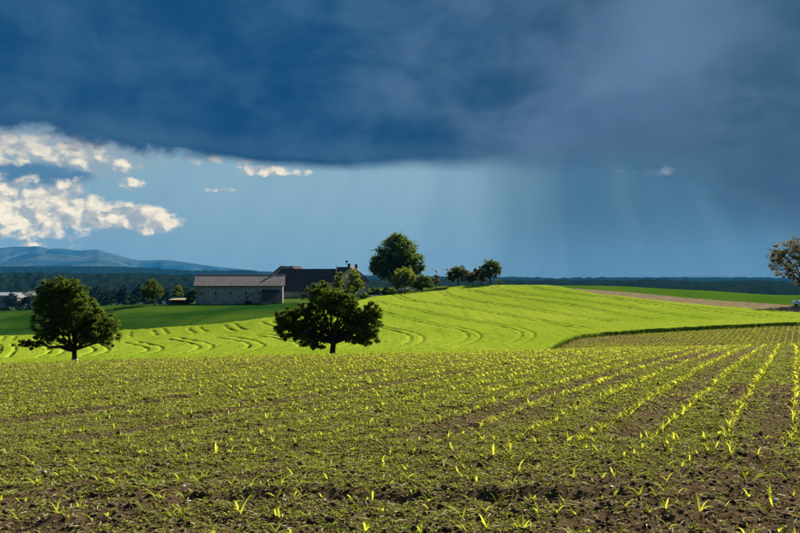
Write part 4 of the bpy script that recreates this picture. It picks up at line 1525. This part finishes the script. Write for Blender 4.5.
# rough grass along the edges of the wheat
g = np.random.default_rng(150)
ex, ey = [], []
for line in (W_BOT, W_TOP):
    P = np.array([(u * d, d) for u, d in line])
    s = np.concatenate([[0], np.cumsum(np.linalg.norm(np.diff(P, axis=0), axis=1))])
    q = g.random(int(s[-1] * 55)) * s[-1]
    ex.append(np.interp(q, s, P[:, 0]) + g.normal(size=len(q)) * .35)
    ey.append(np.interp(q, s, P[:, 1]) + g.normal(size=len(q)) * .8)
ex, ey = np.concatenate(ex), np.concatenate(ey)
ok = np.abs(ex / ey) < .62
ex, ey = ex[ok], ey[ok]
M['edge_grass'] = leaf_mat('edge_grass', (.020, .040, .008), (.05, .078, .014), .36, (.07, .10, .010))
stuff('edge_grass', [blades(ex, ey, T(ex, ey) - .02, g, 2, np.where(np.arange(len(ex)) % 3 == 0, .38, .2) * (.6 + .8 * g.random(len(ex))), (.7, 1.45), .09)], M['edge_grass'], 'rough tall grass along the edges of the wheat field', 'grass')

# ------------------------------------------------------------------ young corn
def corn_leaf(g, L, az, rise, droop, wid, seg=4):
    """one arching V-section leaf from the origin."""
    t = np.linspace(0, 1, seg + 1)
    r_ = L * (t * .78 + t ** 2 * .22)
    h_ = L * (rise * t - droop * t ** 2.2) + .012
    w_ = wid * np.sin(np.clip(t * .93 + .12, 0, 1) * np.pi) ** .7
    w_[-1] = wid * .04
    d_ = np.array([math.cos(az), math.sin(az)])
    s_ = np.array([-d_[1], d_[0]])
    c_ = np.stack([d_[0] * r_, d_[1] * r_, h_], -1)
    V = []
    for i in range(seg + 1):
        V += [c_[i] + np.array([s_[0] * w_[i], s_[1] * w_[i], w_[i] * .55]), c_[i], c_[i] - np.array([s_[0] * w_[i], s_[1] * w_[i], -w_[i] * .55])]
    Fc = []
    for i in range(seg):
        for j in (0, 1):
            Fc.append((3 * i + j, 3 * i + j + 1, 3 * i + 3 + j + 1, 3 * i + 3 + j))
    return np.array(V), np.array(Fc)


variants = []
for k in range(12):
    g = np.random.default_rng(300 + k)
    nl = 3 + (k % 3)
    a0 = g.random() * 6.28
    lv = []
    for j in range(nl):
        az = a0 + (j % 2) * math.pi + g.normal() * .45
        lv.append(corn_leaf(g, .085 + .055 * g.random() - .012 * j, az, 1.0 + .45 * g.random() + .18 * j, .5 + .75 * g.random() - .12 * j, .0068 + .003 * g.random()))
    variants.append(lv)

# plants on the headland (sown across) and along the long rows
cx_, cy_ = [], []
g = np.random.default_rng(401)
for r_ in np.arange(4.5, HEAD, .54):
    xs = np.arange(-6, 6.5, .145)
    xs = xs + g.normal(size=len(xs)) * .05
    cx_.append(xs)
    cy_.append(r_ + .02 * xs + g.normal(size=len(xs)) * .085)
hxs, hys = np.concatenate(cx_), np.concatenate(cy_)
ok = (np.abs(hxs / hys) < .60) & (g.random(len(hxs)) < .88)
hxs, hys = hxs[ok], hys[ok]
rx_, ry_ = [], []
for a in np.arange(-60, 60, .75):
    b = np.arange(-30, 130, .105)
    b = b + g.normal(size=len(b)) * .02
    aa = a - .12 + g.normal(size=len(b)) * .022 - .00035 * np.clip(b - 20, 0, 60) ** 2
    rx_.append(aa * ROWNRM[0] + b * ROWDIR[0])
    ry_.append(aa * ROWNRM[1] + b * ROWDIR[1])
rxs, rys = np.concatenate(rx_), np.concatenate(ry_)
ok = (rys > HEAD - .3) & (rys < 57) & (np.abs(rxs / np.maximum(rys, 1)) < .60) & (g.random(len(rxs)) < .9)
rxs, rys = rxs[ok], rys[ok]
allx, ally = np.concatenate([hxs, rxs]), np.concatenate([hys, rys])
infr = (np.abs(allx / ally) < .525) & ((EYE - T(allx, ally)) / ally * F + HOR < 534)
order = np.argsort(np.where(infr, ally, 1e6), kind='stable')
near_i = order[:300]
rest = np.ones(len(allx), bool)
rest[near_i] = False
# the 300 nearest in view as plants of their own
leaf_meshes = []
for lv in variants:
    ms_ = []
    for V, Fc in lv:
        me = mesh_np('leaf', V, Fc, True)
        attr(me, 'v', np.full(len(V), random.random()))
        me.materials.append(M['corn'])
        ms_.append(me)
    leaf_meshes.append(ms_)
protos = {}
zc = ground_z(allx, ally)
for n_, i in enumerate(near_i):
    k = int(rng.integers(len(variants)))
    e = empty('corn_seedling', (allx[i], ally[i], zc[i] - .006), rng.random() * 6.28)
    s_ = .58 + .72 * rng.random()
    s_ *= .98
    e.scale = (s_, s_, s_ * (.62 + .35 * rng.random()))
    tag(e, 'yellow-green corn seedling with arching leaves rooted in the open soil', 'seedling', 'corn seedlings at the near end of the field')
    for me in leaf_meshes[k]:
        o = bpy.data.objects.new('leaf', me)
        o.parent = e
        COL.objects.link(o)


def plant_mass(xs, ys, zs, seed, vset, scale):
    g = np.random.default_rng(seed)
    out = []
    kk = g.integers(len(vset), size=len(xs))
    side_scale = np.interp(xs / np.maximum(ys, 1), [-.35, .22], [.70, 1.08])      # plants scaled smaller towards the left
    for k in range(len(vset)):
        sel = np.where(kk == k)[0]
        if not len(sel):
            continue
        an = g.random(len(sel)) * 6.28
        s = scale * side_scale[sel] * (.55 + .8 * g.random(len(sel)))
        c_, si = np.cos(an)[:, None], np.sin(an)[:, None]
        for V, Fc in vset[k]:
            W = V[None] * s[:, None, None]
            W = np.stack([W[..., 0] * c_ - W[..., 1] * si, W[..., 0] * si + W[..., 1] * c_, W[..., 2]], -1)
            W += np.stack([xs[sel], ys[sel], zs[sel] - .004], -1)[:, None]
            nv = V.shape[0]
            out.append((W.reshape(-1, 3), (Fc[None] + (np.arange(len(sel)) * nv)[:, None, None]).reshape(-1, Fc.shape[1]), np.repeat(g.random(len(sel)), nv)))
    return out


def flat_variants(nl, wid, seed):
    vs_ = []
    for k in range(5):
        g = np.random.default_rng(seed + k)
        lv = []
        for j in range(nl):
            az = g.random() * 6.28
            V = np.array([(0, 0, 0), (.055, -wid, .075), (.125, 0, .085 + .03 * g.random()), (.055, wid, .085)])
            c_, s_ = math.cos(az), math.sin(az)
            V = np.stack([V[:, 0] * c_ - V[:, 1] * s_, V[:, 0] * s_ + V[:, 1] * c_, V[:, 2]], -1)
            lv.append((V, np.array([(0, 1, 2, 3)])))
        vs_.append(lv)
    return vs_


m1 = rest & (ally < 15)
m2 = rest & (ally >= 15)
parts = plant_mass(allx[m1], ally[m1], zc[m1], 411, variants, .82)
parts += plant_mass(allx[m2], ally[m2], zc[m2], 413, flat_variants(4, .013, 500), .77)
# the same field going on beyond the crest at the right
b2x, b2y = [], []
for a in np.arange(-140, 160, .75):
    b = np.arange(20, 190, .30)
    b2x.append(a * ROWNRM[0] + b * ROWDIR[0] + g.normal(size=len(b)) * .03)
    b2y.append(a * ROWNRM[1] + b * ROWDIR[1])
b2x, b2y = np.concatenate(b2x), np.concatenate(b2y)
ok = (b2y > 58) & inside(b2x / b2y, b2y, CORN2) & (b2x / b2y < .62) & (g.random(len(b2x)) < .9)
b2x, b2y = b2x[ok], b2y[ok]
parts += plant_mass(b2x, b2y, T(b2x, b2y), 415, flat_variants(3, .022, 520), 1.0)
stuff('corn_rows', parts, M['corn'], 'long rows of young corn running over the crest', 'corn')
X = .16 + .5 * rng.random(110000)
Y = 58 + 72 * rng.random(110000)
ok = inside(X, Y, CORN2)
X, Y = X[ok] * Y[ok], Y[ok]
g = np.random.default_rng(77)
ok = g.random(len(X)) < .25 + .75 * (fbm(X * .15, Y * .15, 3, 88) > .45)
X, Y = X[ok], Y[ok]
stuff('far_weeds', [blades(X, Y, T(X, Y) + .02, g, 2, np.full(len(X), .12), (.2, 1.0), .32)], M['weed'], 'green weeds among the corn beyond the crest', 'weeds')

# ------------------------------------------------------------------ the air
m, N = material('haze')
pv = N.new('ShaderNodeVolumePrincipled')
pv.inputs['Color'].default_value = HAZE_C + (1,)
pv.inputs['Density'].default_value = HAZE_D
pv.inputs['Anisotropy'].default_value = 0.0
o = N.new('ShaderNodeOutputMaterial')
N.t.links.new(pv.outputs[0], o.inputs['Volume'])
mb = MB()
mb.box(-19000, 19000, -1800, HAZE_FAR, -75, HAZE_TOP)
tag(mb.build('haze', m), 'thin blue haze filling the air', 'haze', kind='stuff')
